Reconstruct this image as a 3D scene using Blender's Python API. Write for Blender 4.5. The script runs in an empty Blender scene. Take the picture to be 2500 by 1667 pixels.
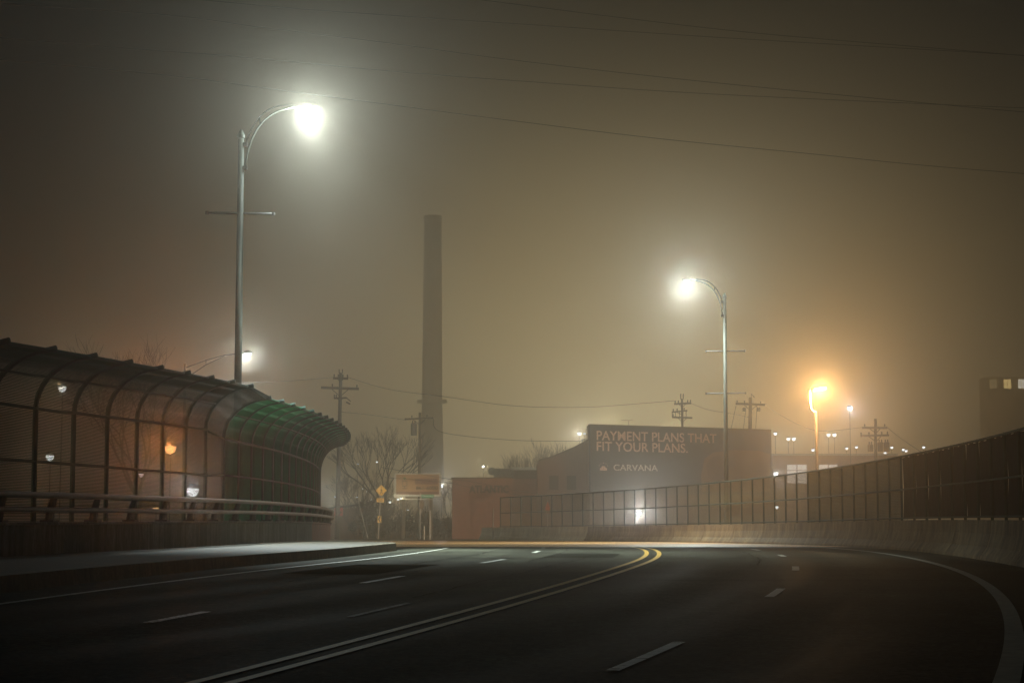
import bpy, bmesh, math, random
from mathutils import Vector, Matrix
random.seed(7)
sc = bpy.context.scene
COL = sc.collection
PI = math.pi

# ------------------------------------------------------------------ camera
F = 4600.0; CX, CY = 1250.0, 833.5; HZ = 1264.0; H = 1.0
PITCH = math.atan((HZ - CY) / F)
cp, sp = math.cos(PITCH), math.sin(PITCH)
cam_d = bpy.data.cameras.new('camera'); cam = bpy.data.objects.new('camera', cam_d); COL.objects.link(cam)
cam.location = (0, 0, H); cam.rotation_euler = (PI / 2 + PITCH, 0, 0)
cam_d.sensor_width = 36; cam_d.lens = F / 2500 * 36; cam_d.clip_start = .1; cam_d.clip_end = 4000
sc.camera = cam

def at(px, py, Y):
    """world point seen at photo pixel (px, py) at distance Y"""
    u = (px - CX) / F; v = (CY - py) / F
    dy = cp - v * sp; dz = sp + v * cp
    return Vector((u / dy * Y, Y, H + dz / dy * Y))

def zf(Y):
    """the bridge crests and falls gently towards the far end"""
    t = Y - 50
    if t <= 0: return 0.0
    if t < 26: return -.0082 * t * t / 52
    if t < 140: return -.0082 * (t - 13)
    return -.0082 * 127

CC = (-193.4, 68.2)                       # centre of the road's curve
def pol(R, phi, z=None, dz=0.0):
    x = CC[0] + R * math.cos(phi); y = CC[1] + R * math.sin(phi)
    return Vector((x, y, (zf(y) if z is None else z) + dz))
def phi_at(R, Y): return math.asin((Y - CC[1]) / R)
def ray_hit(R, px):
    """distance along the view column px at which it first crosses the circle R in front of the camera (near root list)"""
    th = (px - CX) / F
    a = 1 + th * th; b = 2 * (-CC[0] * th) + 2 * (-CC[1]); c = CC[0] ** 2 + CC[1] ** 2 - R * R
    d = b * b - 4 * a * c
    if d < 0: return []
    r = math.sqrt(d)
    return [(-b - r) / 2 / a, (-b + r) / 2 / a]

# ------------------------------------------------------------------ materials
def mat(name, col, rough=.7, var=.25, scale=3.0, metal=0.0, spec=.5, bump=0.0, col2=None, coord='Object', stretch=None, detail=6):
    m = bpy.data.materials.new(name); m.use_nodes = True
    nt = m.node_tree; N = nt.nodes; L = nt.links
    b = N['Principled BSDF']
    b.inputs['Roughness'].default_value = rough; b.inputs['Metallic'].default_value = metal
    b.inputs['Specular IOR Level'].default_value = spec
    tc = N.new('ShaderNodeTexCoord'); mp = N.new('ShaderNodeMapping')
    if stretch: mp.inputs['Scale'].default_value = stretch
    L.new(tc.outputs[coord], mp.inputs['Vector'])
    n = N.new('ShaderNodeTexNoise'); n.inputs['Scale'].default_value = scale; n.inputs['Detail'].default_value = detail
    L.new(mp.outputs['Vector'], n.inputs['Vector'])
    r = N.new('ShaderNodeValToRGB')
    c2 = col2 or tuple(c * (1 - var) for c in col)
    c1 = tuple(min(1, c * (1 + var)) for c in col) if not col2 else col
    r.color_ramp.elements[0].position = .3; r.color_ramp.elements[1].position = .7
    r.color_ramp.elements[0].color = (*c2, 1); r.color_ramp.elements[1].color = (*c1, 1)
    L.new(n.outputs['Fac'], r.inputs['Fac']); L.new(r.outputs['Color'], b.inputs['Base Color'])
    if bump:
        n2 = N.new('ShaderNodeTexNoise'); n2.inputs['Scale'].default_value = scale * 12; n2.inputs['Detail'].default_value = 4
        L.new(mp.outputs['Vector'], n2.inputs['Vector'])
        bm_ = N.new('ShaderNodeBump'); bm_.inputs['Strength'].default_value = bump; bm_.inputs['Distance'].default_value = .02
        L.new(n2.outputs['Fac'], bm_.inputs['Height']); L.new(bm_.outputs['Normal'], b.inputs['Normal'])
    return m

def emit(name, col, s, sample=False):
    m = bpy.data.materials.new(name); m.use_nodes = True
    nt = m.node_tree; nt.nodes.clear()
    o = nt.nodes.new('ShaderNodeOutputMaterial'); e = nt.nodes.new('ShaderNodeEmission')
    e.inputs['Color'].default_value = (*col, 1); e.inputs['Strength'].default_value = s
    nt.links.new(e.outputs[0], o.inputs['Surface'])
    if not sample: m.cycles.emission_sampling = 'NONE'
    return m

def brick_mat(name, c1, c2, mortar, scale=1.0):
    m = mat(name, c1, .85, .2, 2)
    N = m.node_tree.nodes; L = m.node_tree.links; b = N['Principled BSDF']
    ramp = [n for n in N if n.type == 'VALTORGB'][0]
    tc = [n for n in N if n.type == 'TEX_COORD'][0]
    br = N.new('ShaderNodeTexBrick'); br.inputs['Scale'].default_value = scale
    br.inputs['Color1'].default_value = (*c1, 1); br.inputs['Color2'].default_value = (*c2, 1); br.inputs['Mortar'].default_value = (*mortar, 1)
    br.inputs['Mortar Size'].default_value = .012; br.inputs['Brick Width'].default_value = .24; br.inputs['Row Height'].default_value = .09
    sx = N.new('ShaderNodeSeparateXYZ'); cx = N.new('ShaderNodeCombineXYZ'); ad = N.new('ShaderNodeMath')
    L.new(tc.outputs['Object'], sx.inputs[0]); L.new(sx.outputs['X'], ad.inputs[0]); L.new(sx.outputs['Y'], ad.inputs[1])
    L.new(ad.outputs[0], cx.inputs['X']); L.new(sx.outputs['Z'], cx.inputs['Y']); L.new(cx.outputs[0], br.inputs['Vector'])
    mx = N.new('ShaderNodeMix'); mx.data_type = 'RGBA'; mx.inputs['Factor'].default_value = .5
    L.new(ramp.outputs['Color'], mx.inputs['A']); L.new(br.outputs['Color'], mx.inputs['B']); L.new(mx.outputs['Result'], b.inputs['Base Color'])
    return m

M = {}
def asphalt():
    m = mat('asphalt', (.052, .054, .042), .42, .3, .35, spec=.008, bump=.35)
    N = m.node_tree.nodes; L = m.node_tree.links; b = N['Principled BSDF']
    # worn wheel tracks and patches, contrast raised to paint in bands of lamplight: roughness and tone vary in long bands round the curve
    tc = N.new('ShaderNodeTexCoord'); sx = N.new('ShaderNodeSeparateXYZ'); L.new(tc.outputs['UV'], sx.inputs[0])
    w = N.new('ShaderNodeMath'); w.operation = 'MULTIPLY'; w.inputs[1].default_value = 2 * PI / 1.8; L.new(sx.outputs['Y'], w.inputs[0])
    s = N.new('ShaderNodeMath'); s.operation = 'SINE'; L.new(w.outputs[0], s.inputs[0])
    cb = N.new('ShaderNodeCombineXYZ'); a1 = N.new('ShaderNodeMath'); a1.operation = 'MULTIPLY'; a1.inputs[1].default_value = .05
    L.new(sx.outputs['X'], a1.inputs[0]); L.new(a1.outputs[0], cb.inputs['X']); L.new(sx.outputs['Y'], cb.inputs['Y'])
    n = N.new('ShaderNodeTexNoise'); n.inputs['Scale'].default_value = .9; n.inputs['Detail'].default_value = 5; L.new(cb.outputs[0], n.inputs['Vector'])
    mr = N.new('ShaderNodeMapRange'); mr.inputs['From Min'].default_value = -1; mr.inputs['To Min'].default_value = -.06; mr.inputs['To Max'].default_value = .06
    L.new(s.outputs[0], mr.inputs['Value'])
    mr2 = N.new('ShaderNodeMapRange'); mr2.inputs['From Min'].default_value = .3; mr2.inputs['From Max'].default_value = .7; mr2.inputs['To Min'].default_value = .58; mr2.inputs['To Max'].default_value = .8
    L.new(n.outputs['Fac'], mr2.inputs['Value'])
    ad = N.new('ShaderNodeMath'); L.new(mr.outputs[0], ad.inputs[0]); L.new(mr2.outputs[0], ad.inputs[1]); L.new(ad.outputs[0], b.inputs['Roughness'])
    ramp = [q for q in N if q.type == 'VALTORGB'][0]
    mx = N.new('ShaderNodeMix'); mx.data_type = 'RGBA'; mx.blend_type = 'MULTIPLY'; mx.inputs['Factor'].default_value = .75
    r2 = N.new('ShaderNodeValToRGB'); r2.color_ramp.elements[0].position = .32; r2.color_ramp.elements[1].position = .66
    r2.color_ramp.elements[0].color = (.28, .30, .31, 1); r2.color_ramp.elements[1].color = (1.5, 1.5, 1.4, 1)
    L.new(n.outputs['Fac'], r2.inputs['Fac']); L.new(ramp.outputs['Color'], mx.inputs['A']); L.new(r2.outputs['Color'], mx.inputs['B'])
    L.new(mx.outputs['Result'], b.inputs['Base Color'])
    return m
M['asphalt'] = asphalt()
def speckle(m):
    N = m.node_tree.nodes; L = m.node_tree.links; b = N['Principled BSDF']; src = b.inputs['Base Color'].links[0].from_socket
    tc = N.new('ShaderNodeTexCoord'); v = N.new('ShaderNodeTexVoronoi'); v.inputs['Scale'].default_value = 26; L.new(tc.outputs['Object'], v.inputs['Vector'])
    n = N.new('ShaderNodeTexNoise'); n.inputs['Scale'].default_value = 4.0; n.inputs['Detail'].default_value = 12; n.inputs['Roughness'].default_value = .8; L.new(tc.outputs['Object'], n.inputs['Vector'])
    for s_, a_, lo, hi, f_ in ((v.outputs['Color'], 0, .45, 1.6, .8), (n.outputs['Fac'], 1, .5, 1.5, .8)):
        r = N.new('ShaderNodeValToRGB'); r.color_ramp.elements[0].position = .2 if not a_ else .35; r.color_ramp.elements[1].position = .95 if not a_ else .65
        r.color_ramp.elements[0].color = (lo, lo, lo, 1); r.color_ramp.elements[1].color = (hi, hi, hi, 1); L.new(s_, r.inputs['Fac'])
        x = N.new('ShaderNodeMix'); x.data_type = 'RGBA'; x.blend_type = 'MULTIPLY'; x.inputs['Factor'].default_value = f_
        L.new(src, x.inputs['A']); L.new(r.outputs['Color'], x.inputs['B']); src = x.outputs['Result']
    L.new(src, b.inputs['Base Color'])
speckle(M['asphalt'])
M['deck'] = mat('deck_concrete', (.85, .45, .15), .35, .2, .8, spec=.6)  # orange of the sodium light put into the concrete colour
M['ground'] = mat('ground', (.05, .047, .04), .9, .4, .25)
M['sidewalk'] = mat('sidewalk_concrete', (.034, .026, .007), .75, .25, 1.2, bump=.2)
M['kerb'] = mat('kerb_stone', (.10, .085, .045), .8, .3, 2.0)
M['parapet'] = mat('parapet_concrete', (.16, .155, .135), .85, .35, 1.6, bump=.3, stretch=(1, 1, .35))
M['red_brown'] = mat('red_brown_mottle', (.30, .10, .05), .8, .3, 2.2, col2=(.17, .085, .05), stretch=(1, 1, .4))  # mottled red-brown for the end panels of the parapet
M['barrier'] = mat('barrier_concrete', (.36, .27, .14), .9, .2, 1.1, bump=.5, col2=(.10, .07, .04), stretch=(1.6, 1.6, .8), detail=10)
def per_piece(m):
    N = m.node_tree.nodes; L = m.node_tree.links; oi = N.new('ShaderNodeObjectInfo'); mp = [n for n in N if n.type == 'MAPPING'][0]
    ml = N.new('ShaderNodeMath'); ml.operation = 'MULTIPLY'; ml.inputs[1].default_value = 57.0; L.new(oi.outputs['Random'], ml.inputs[0])
    cb = N.new('ShaderNodeCombineXYZ')
    for k in range(3): L.new(ml.outputs[0], cb.inputs[k])
    L.new(cb.outputs[0], mp.inputs['Location'])
def weather(m, fine=16.0, streak=(5, 5, .25)):
    # fine grain and vertical run-off streaks multiplied over the base tone
    N = m.node_tree.nodes; L = m.node_tree.links; b = N['Principled BSDF']; mp = [n for n in N if n.type == 'MAPPING'][0]
    src = b.inputs['Base Color'].links[0].from_socket
    for sc_, st, lo, fac in ((fine, (1, 1, 1), .45, .7), (1.3, streak, .4, .75)):
        m2 = N.new('ShaderNodeVectorMath'); m2.operation = 'MULTIPLY'; m2.inputs[1].default_value = st; L.new(mp.outputs[0], m2.inputs[0])
        n = N.new('ShaderNodeTexNoise'); n.inputs['Scale'].default_value = sc_; n.inputs['Detail'].default_value = 8; L.new(m2.outputs[0], n.inputs['Vector'])
        r = N.new('ShaderNodeValToRGB'); r.color_ramp.elements[0].position = .35; r.color_ramp.elements[1].position = .62
        r.color_ramp.elements[0].color = (lo, lo * .95, lo * .85, 1); r.color_ramp.elements[1].color = (1.1, 1.1, 1.1, 1); L.new(n.outputs['Fac'], r.inputs['Fac'])
        x = N.new('ShaderNodeMix'); x.data_type = 'RGBA'; x.blend_type = 'MULTIPLY'; x.inputs['Factor'].default_value = fac
        L.new(src, x.inputs['A']); L.new(r.outputs['Color'], x.inputs['B']); src = x.outputs['Result']
    L.new(src, b.inputs['Base Color'])
per_piece(M['barrier']); per_piece(M['parapet']); weather(M['barrier']); weather(M['parapet'])
weather(M['kerb'], 12)
def slab_joints(m, step=1.8):
    N = m.node_tree.nodes; L = m.node_tree.links; b = N['Principled BSDF']; src = b.inputs['Base Color'].links[0].from_socket
    tc = N.new('ShaderNodeTexCoord'); sx = N.new('ShaderNodeSeparateXYZ'); L.new(tc.outputs['UV'], sx.inputs[0])
    q = N.new('ShaderNodeMath'); q.operation = 'DIVIDE'; q.inputs[1].default_value = step; L.new(sx.outputs['X'], q.inputs[0])
    f = N.new('ShaderNodeMath'); f.operation = 'FRACT'; L.new(q.outputs[0], f.inputs[0])
    g_ = N.new('ShaderNodeMath'); g_.operation = 'GREATER_THAN'; g_.inputs[1].default_value = .045; L.new(f.outputs[0], g_.inputs[0])
    x = N.new('ShaderNodeMix'); x.data_type = 'RGBA'; L.new(g_.outputs[0], x.inputs['Factor']); x.inputs['A'].default_value = (.012, .011, .009, 1); L.new(src, x.inputs['B']); L.new(x.outputs['Result'], b.inputs['Base Color'])
slab_joints(M['sidewalk']); weather(M['sidewalk'], 9, (1, 1, 1))
def worn(m, amt):
    # chipped paint: holes through which the road shows
    N = m.node_tree.nodes; L = m.node_tree.links; b = N['Principled BSDF']; src = b.inputs['Base Color'].links[0].from_socket; mp = [n for n in N if n.type == 'MAPPING'][0]
    n = N.new('ShaderNodeTexNoise'); n.inputs['Scale'].default_value = 9; n.inputs['Detail'].default_value = 10; n.inputs['Roughness'].default_value = .75; L.new(mp.outputs[0], n.inputs['Vector'])
    n2 = N.new('ShaderNodeTexNoise'); n2.inputs['Scale'].default_value = .7; L.new(mp.outputs[0], n2.inputs['Vector'])
    a = N.new('ShaderNodeMath'); L.new(n.outputs['Fac'], a.inputs[0]); L.new(n2.outputs['Fac'], a.inputs[1])
    r = N.new('ShaderNodeMapRange'); r.inputs['From Min'].default_value = amt - .06; r.inputs['From Max'].default_value = amt + .06; L.new(a.outputs[0], r.inputs['Value'])
    x = N.new('ShaderNodeMix'); x.data_type = 'RGBA'; L.new(r.outputs[0], x.inputs['Factor']); x.inputs['A'].default_value = (.06, .06, .055, 1); L.new(src, x.inputs['B']); L.new(x.outputs['Result'], b.inputs['Base Color'])
M['white'] = mat('white_road_paint', (.40, .41, .34), .6, .25, 6); M['yellow'] = mat('yellow_road_paint', (.38, .18, .003), .6, .25, 6); M['white_near'] = mat('retrolit_white_paint', (.88, .90, .84), .6, .2, 6); M['white_worn'] = mat('worn_white_paint', (.35, .36, .34), .7, .25, 6)  # near dashes whiter: retroreflected light put into the paint colour
worn(M['white'], .93); worn(M['white_near'], .88); worn(M['yellow'], .88); worn(M['white_worn'], 1.0)
M['barrier_lit'] = mat('lit_barrier_concrete', (.66, .62, .45), .9, .2, 1.5, bump=.4, col2=(.45, .41, .29), stretch=(1.5, 1.5, .6)); per_piece(M['barrier_lit'])  # lamplight on the far segments painted in as a lighter concrete
M['fabric'] = mat('dark_privacy_fabric', (.012, .014, .016), .95, .3, 1.2, spec=.02, stretch=(6, 6, .2))
M['rail'] = mat('rail_steel', (.085, .07, .05), .5, .25, 4, metal=.5)
M['rib'] = mat('green_coated_steel', (.012, .040, .032), .75, .3, 3, spec=.15)
M['white'] = mat('white_road_paint', (.40, .41, .34), .6, .25, 6)
M['yellow'] = mat('yellow_road_paint', (.62, .36, .03), .6, .25, 6)
M['pole'] = mat('galvanised_pole', (.06, .07, .058), .6, .2, 2, spec=.2)
M['pole_tan'] = mat('painted_tan_pole', (.022, .019, .015), .9, .15, 2, spec=.05)
M['wood'] = mat('weathered_wood', (.085, .07, .05), .9, .3, 2, stretch=(3, 3, .3))
M['metal_dark'] = mat('dark_metal', (.025, .025, .025), .6, .2, 3)
M['transformer'] = mat('grey_transformer', (.09, .095, .09), .5, .2, 2)
M['bark'] = mat('bark', (.05, .042, .032), .95, .3, 3)
M['leaf'] = mat('dull_leaves', (.035, .042, .025), .8, .4, 1.5)
M['brick'] = brick_mat('red_brick', (.24, .095, .06), (.17, .075, .05), (.2, .17, .14))
M['brick_dark'] = brick_mat('dark_brick', (.12, .075, .058), (.09, .058, .048), (.12, .1, .09))
M['brick_stack'] = brick_mat('stack_brick', (.36, .30, .23), (.30, .25, .19), (.34, .3, .25), .6)
M['navy'] = mat('navy_banner', (.03, .05, .09), .6, .15, .5)
M['pink'] = mat('salmon_lettering', (.70, .55, .50), .6, .08, 2)
M['pale'] = mat('pale_lettering', (.62, .60, .58), .6, .08, 2)
M['photo_a'] = mat('banner_photo_tan', (.16, .11, .07), .6, .3, .35)
M['photo_b'] = mat('banner_photo_brown', (.10, .065, .05), .6, .3, .5)
M['roof'] = mat('tar_roof', (.05, .045, .042), .9, .25, 1)
M['stucco'] = mat('tan_stucco', (.34, .22, .13), .85, .15, .6)
M['trim'] = mat('white_trim', (.5, .5, .46), .6, .1, 2)
M['sign_tan'] = mat('tan_sign_face', (.34, .20, .09), .6, .1, 1.5)
M['sign_plum'] = mat('plum_sign_block', (.17, .08, .06), .6, .1, 1.5)
M['ink'] = mat('dark_lettering', (.008, .007, .006), .6, .1, 2)
M['sign_yellow'] = mat('yellow_sign', (.9, .5, .02), .5, .08, 3)
M['sign_orange'] = mat('orange_marker', (.70, .16, .03), .5, .12, 3)
M['sign_red'] = mat('red_sign', (.75, .09, .06), .5, .1, 3)
M['sign_green'] = mat('green_sign', (.03, .22, .09), .5, .1, 3)
M['sign_back'] = mat('bare_sign_metal', (.42, .38, .32), .5, .12, 3, metal=.3)
M['wire'] = mat('black_cable', (.015, .015, .015), .6, .1, 3)
M['hut'] = mat('hut_wall', (.22, .14, .09), .9, .25, 1, stretch=(1, 1, .4))
M['tower'] = mat('tower_wall', (.3, .27, .22), .9, .2, .3)
M['glass_dark'] = mat('dark_glass', (.02, .022, .024), .15, .2, 1)

def mesh_wire():
    m = bpy.data.materials.new('green_wire'); m.use_nodes = True
    nt = m.node_tree; N = nt.nodes; L = nt.links
    b = N['Principled BSDF']; b.inputs['Roughness'].default_value = .7; b.inputs['Specular IOR Level'].default_value = .15
    tc = N.new('ShaderNodeTexCoord'); n = N.new('ShaderNodeTexNoise'); n.inputs['Scale'].default_value = .6; L.new(tc.outputs['Object'], n.inputs['Vector'])
    r = N.new('ShaderNodeValToRGB'); r.color_ramp.elements[0].color = (.008, .045, .028, 1); r.color_ramp.elements[1].color = (.016, .10, .055, 1)
    r.color_ramp.elements[0].position = .3; r.color_ramp.elements[1].position = .7
    L.new(n.outputs['Fac'], r.inputs['Fac']); L.new(r.outputs['Color'], b.inputs['Base Color'])
    t = N.new('ShaderNodeBsdfTranslucent'); L.new(r.outputs['Color'], t.inputs['Color'])
    mx = N.new('ShaderNodeMixShader'); mx.inputs[0].default_value = .35
    L.new(b.outputs[0], mx.inputs[1]); L.new(t.outputs[0], mx.inputs[2]); L.new(mx.outputs[0], N['Material Output'].inputs['Surface'])
    return m
M['wire_green'] = mesh_wire()
M['wire_dim'] = mesh_wire(); M['wire_dim'].name = 'dim_green_wire'  # same wire, shade put into the colour of the bay under the lamp
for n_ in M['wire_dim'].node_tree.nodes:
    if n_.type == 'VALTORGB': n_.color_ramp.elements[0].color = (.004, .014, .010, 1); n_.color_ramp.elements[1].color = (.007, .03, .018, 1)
M['wire_lit'] = mesh_wire(); M['wire_lit'].name = 'lit_green_wire'  # far bays: lamp-lit green put into the wire colour
for n_ in M['wire_lit'].node_tree.nodes:
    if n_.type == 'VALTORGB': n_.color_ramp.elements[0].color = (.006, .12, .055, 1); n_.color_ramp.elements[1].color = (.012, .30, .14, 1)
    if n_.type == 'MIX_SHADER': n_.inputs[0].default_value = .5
M['wire_brown'] = mat('brown_wire', (.26, .21, .10), .6, .3, .6)

# ------------------------------------------------------------------ mesh builder
class MB:
    def __init__(s): s.v = []; s.f = []; s.uv = None
    def quad(s, a, b, c, d):
        i = len(s.v); s.v += [tuple(a), tuple(b), tuple(c), tuple(d)]; s.f.append((i, i + 1, i + 2, i + 3))
    def box(s, c, size, rz=0, tilt=None):
        hx, hy, hz = size[0] / 2, size[1] / 2, size[2] / 2
        R = Matrix.Rotation(rz, 3, 'Z') if tilt is None else tilt
        i = len(s.v)
        for x, y, z in ((-1, -1, -1), (1, -1, -1), (1, 1, -1), (-1, 1, -1), (-1, -1, 1), (1, -1, 1), (1, 1, 1), (-1, 1, 1)):
            s.v.append(tuple(Vector(c) + R @ Vector((x * hx, y * hy, z * hz))))
        for q in ((0, 3, 2, 1), (4, 5, 6, 7), (0, 1, 5, 4), (1, 2, 6, 5), (2, 3, 7, 6), (3, 0, 4, 7)): s.f.append(tuple(i + k for k in q))
    def tube(s, pts, rad, n=8, caps=True):
        pts = [Vector(p) for p in pts]
        if not hasattr(rad, '__len__'): rad = [rad] * len(pts)
        base = len(s.v); ref = None
        for k, p in enumerate(pts):
            d = (pts[min(k + 1, len(pts) - 1)] - pts[max(k - 1, 0)]).normalized()
            if ref is None: ref = Vector((0, 0, 1)) if abs(d.z) < .9 else Vector((1, 0, 0))
            u = d.cross(ref)
            if u.length < 1e-5: u = d.cross(Vector((.3, 1, .2)))
            u.normalize(); w = u.cross(d).normalized(); ref = w
            for j in range(n):
                a = 2 * PI * j / n
                s.v.append(tuple(p + (u * math.cos(a) + w * math.sin(a)) * rad[k]))
        for k in range(len(pts) - 1):
            for j in range(n):
                a = base + k * n + j; b = base + k * n + (j + 1) % n
                s.f.append((a, b, b + n, a + n))
        if caps:
            s.f.append(tuple(base + j for j in reversed(range(n))))
            e = base + (len(pts) - 1) * n; s.f.append(tuple(e + j for j in range(n)))
    def lathe(s, prof, c, n=16):
        base = len(s.v)
        for r, z in prof:
            for j in range(n):
                a = 2 * PI * j / n; s.v.append((c[0] + r * math.cos(a), c[1] + r * math.sin(a), c[2] + z))
        for k in range(len(prof) - 1):
            for j in range(n):
                a = base + k * n + j; b = base + k * n + (j + 1) % n
                s.f.append((a, b, b + n, a + n))
        s.f.append(tuple(base + j for j in reversed(range(n)))); e = base + (len(prof) - 1) * n; s.f.append(tuple(e + j for j in range(n)))
    def grid(s, rows, uvs=None):
        i = len(s.v); n = len(rows[0])
        for r in rows: s.v += [tuple(p) for p in r]
        for k in range(len(rows) - 1):
            for j in range(n - 1):
                a = i + k * n + j; s.f.append((a, a + 1, a + 1 + n, a + n))
    def build(s, name, material, parent=None, origin=None, smooth=False, uvs=None, recalc=True):
        me = bpy.data.meshes.new(name)
        o = Vector(origin) if origin is not None else Vector((0, 0, 0))
        me.from_pydata([tuple(Vector(v) - o) for v in s.v], [], s.f)
        if recalc:
            bm = bmesh.new(); bm.from_mesh(me); bmesh.ops.recalc_face_normals(bm, faces=bm.faces); bm.to_mesh(me); bm.free()
        if smooth:
            for p in me.polygons: p.use_smooth = True
        if uvs:
            l = me.uv_layers.new(name='UVMap')
            for p in me.polygons:
                for li in p.loop_indices: l.data[li].uv = uvs[me.loops[li].vertex_index]
        me.materials.append(material)
        ob = bpy.data.objects.new(name, me); COL.objects.link(ob)
        if parent is not None:
            ob.parent = parent; ob.location = o - parent_world(parent)
        else: ob.location = o
        return ob

def parent_world(p):
    w = Vector(p.location)
    while p.parent is not None:
        p = p.parent; w += Vector(p.location)
    return w

def tag(o, label=None, cat=None, group=None, kind=None):
    if label: o['label'] = label
    if cat: o['category'] = cat
    if group: o['group'] = group
    if kind: o['kind'] = kind
    return o
def thing(name, loc, label, cat, group=None):
    o = bpy.data.objects.new(name, None); COL.objects.link(o); o.location = loc; o.empty_display_size = .2
    return tag(o, label, cat, group)
def struct(name, mb, m, uvs=None, parent=None, smooth=False):
    o = mb.build(name, m, parent=parent, uvs=uvs, smooth=smooth, recalc=False)
    if parent is None: o['kind'] = 'structure'
    return o
def copy_tree(o, parent=None):
    c = o.copy(); COL.objects.link(c)
    if parent is not None: c.parent = parent
    for ch in list(o.children): copy_tree(ch, c)
    return c

def text_mesh(txt, name, m, parent, origin, xdir, height, width, bold=.0, thick=.02, spacing=1.0):
    """upright lettering as a thin raised mesh; origin = lower left corner, xdir = reading direction"""
    cu = bpy.data.curves.new('t', 'FONT'); cu.body = txt; cu.offset = bold; cu.extrude = .02; cu.space_character = spacing
    ob = bpy.data.objects.new('t', cu); COL.objects.link(ob)
    dg = bpy.context.evaluated_depsgraph_get(); me = bpy.data.meshes.new_from_object(ob.evaluated_get(dg))
    bpy.data.objects.remove(ob); bpy.data.curves.remove(cu)
    xs = [v.co.x for v in me.vertices]; ys = [v.co.y for v in me.vertices]
    x0, x1, y0, y1 = min(xs), max(xs), min(ys), max(ys)
    xd = Vector(xdir).normalized(); nd = xd.cross(Vector((0, 0, 1)))           # towards the viewer
    O = Vector(origin); W = parent_world(parent)
    for v in me.vertices:
        p = O + xd * ((v.co.x - x0) / (x1 - x0) * width) + Vector((0, 0, (v.co.y - y0) / (y1 - y0) * height)) + nd * (thick * .5 * (1 + v.co.z / .02) + .004)
        v.co = p - O
    me.materials.clear(); me.materials.append(m); me.name = name
    o = bpy.data.objects.new(name, me); COL.objects.link(o); o.parent = parent; o.location = O - W
    return o

# ------------------------------------------------------------------ lamps as light sources
EXPO = -0.84
def lamp_light(parent, loc, kind, power, col, radius=.12, size=150, blend=1.0, aim=None, name='bulb_light'):
    d = bpy.data.lights.new(name, kind); d.energy = power; d.color = col; d.shadow_soft_size = radius
    o = bpy.data.objects.new(name, d); COL.objects.link(o)
    o.parent = parent; o.location = Vector(loc) - parent_world(parent)
    if kind == 'SPOT':
        d.spot_size = math.radians(size); d.spot_blend = blend
        v = Vector(aim) if aim else Vector((0, 0, -1))
        o.rotation_euler = v.to_track_quat('-Z', 'Y').to_euler()
    return o

# =========================================================================== SETTING
ys = [-48, -30, 0, 20, 40, 50, 55, 60, 65, 70, 76, 85, 100, 120, 150, 190, 230, 300, 400, 595]
g = MB(); g.grid([[(x, y, zf(y) - .05) for x in (-375, -220, -120, -60, -20, 0, 20, 60, 120, 220, 375)] for y in ys])
struct('ground', g, M['ground'])

def arc_sheet(R0, R1, p0, p1, dz, nR=1, step=.008, lines=False):
    n = max(2, int(abs(p1 - p0) / step)); b = MB(); rows = []; uvs = []
    for k in range(n + 1):
        ph = p0 + (p1 - p0) * k / n
        row = []
        for j in range(nR + 1):
            R = R0 + (R1 - R0) * j / nR; row.append((pols if lines else pol)(R, ph, dz=dz)); uvs.append((ph * 198, R))
        rows.append(row)
    b.grid(rows); return b, uvs
P0 = -.62
def spiral(R, ph):
    """the curve eases off towards the viewer: the inner lanes drift outwards"""
    Y = CC[1] + R * math.sin(ph); w_ = max(0.0, 2.6 - (R - 190.5) * .21)
    return .002 * max(0, 42 - max(Y, -6)) ** 2 * w_
def pols(R, ph, dz=0.0): return pol(R + spiral(R, ph), ph, dz=dz)
b, uv = arc_sheet(189.9, 206.4, P0, .62, 0.0, 8)
road = struct('road', b, M['asphalt'], uv)
# junction beyond the bridge: the deck of the approach is concrete, coloured with orange sodium light
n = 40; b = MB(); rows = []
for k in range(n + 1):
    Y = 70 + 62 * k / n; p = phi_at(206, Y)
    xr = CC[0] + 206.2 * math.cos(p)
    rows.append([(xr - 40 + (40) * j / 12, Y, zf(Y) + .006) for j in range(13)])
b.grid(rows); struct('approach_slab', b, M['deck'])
b, uv = arc_sheet(190.1, 205.9, phi_at(198, 67.6), phi_at(198, 69.2), .008, 6); struct('expansion_joint', b, M['ink'], uv, parent=road)

M['tar'] = mat('tar', (.010, .010, .009), .9, .2, 3, spec=0.0)
def seam(R, a, c, seed, w=.026, cross=False):
    rnd = random.Random(seed); b = MB(); rows = []; n = 60
    for k in range(n + 1):
        u = k / n; wob = .03 * math.sin(u * 17 + seed) + .02 * math.sin(u * 61 + seed * 2) + rnd.uniform(-.02, .02)
        if cross:
            R_ = R[0] + (R[1] - R[0]) * u; p = pols(R_, phi_at(R_, a) + (wob * 1.5) / R_, dz=.008); q = pols(R_, phi_at(R_, a) + (wob * 1.5 + w * rnd.uniform(.6, 2.2)) / R_, dz=.008)
        else:
            ph = phi_at(R, a) + (phi_at(R, c) - phi_at(R, a)) * u; ww = w * rnd.uniform(.5, 1.6); p = pols(R + wob - ww / 2, ph, dz=.008); q = pols(R + wob + ww / 2, ph, dz=.008)
        rows.append([p, q])
    b.grid(rows); return struct('tar_seam', b, M['tar'], parent=road)
for i_, (R, a, c) in enumerate(((196.3, 24, 52), (193.1, 30, 60), (195.3, 44, 66), (200.6, 40, 66))): seam(R, a, c, i_ + 1)
for i_, (R, a) in enumerate((((191.6, 197.2), 38.5), ((191.5, 204), 47.3), ((198.6, 204), 30.5), ((193, 198), 55), ((191.6, 196), 33.2))): seam(R, a, None, i_ + 11, .05, True)
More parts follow.
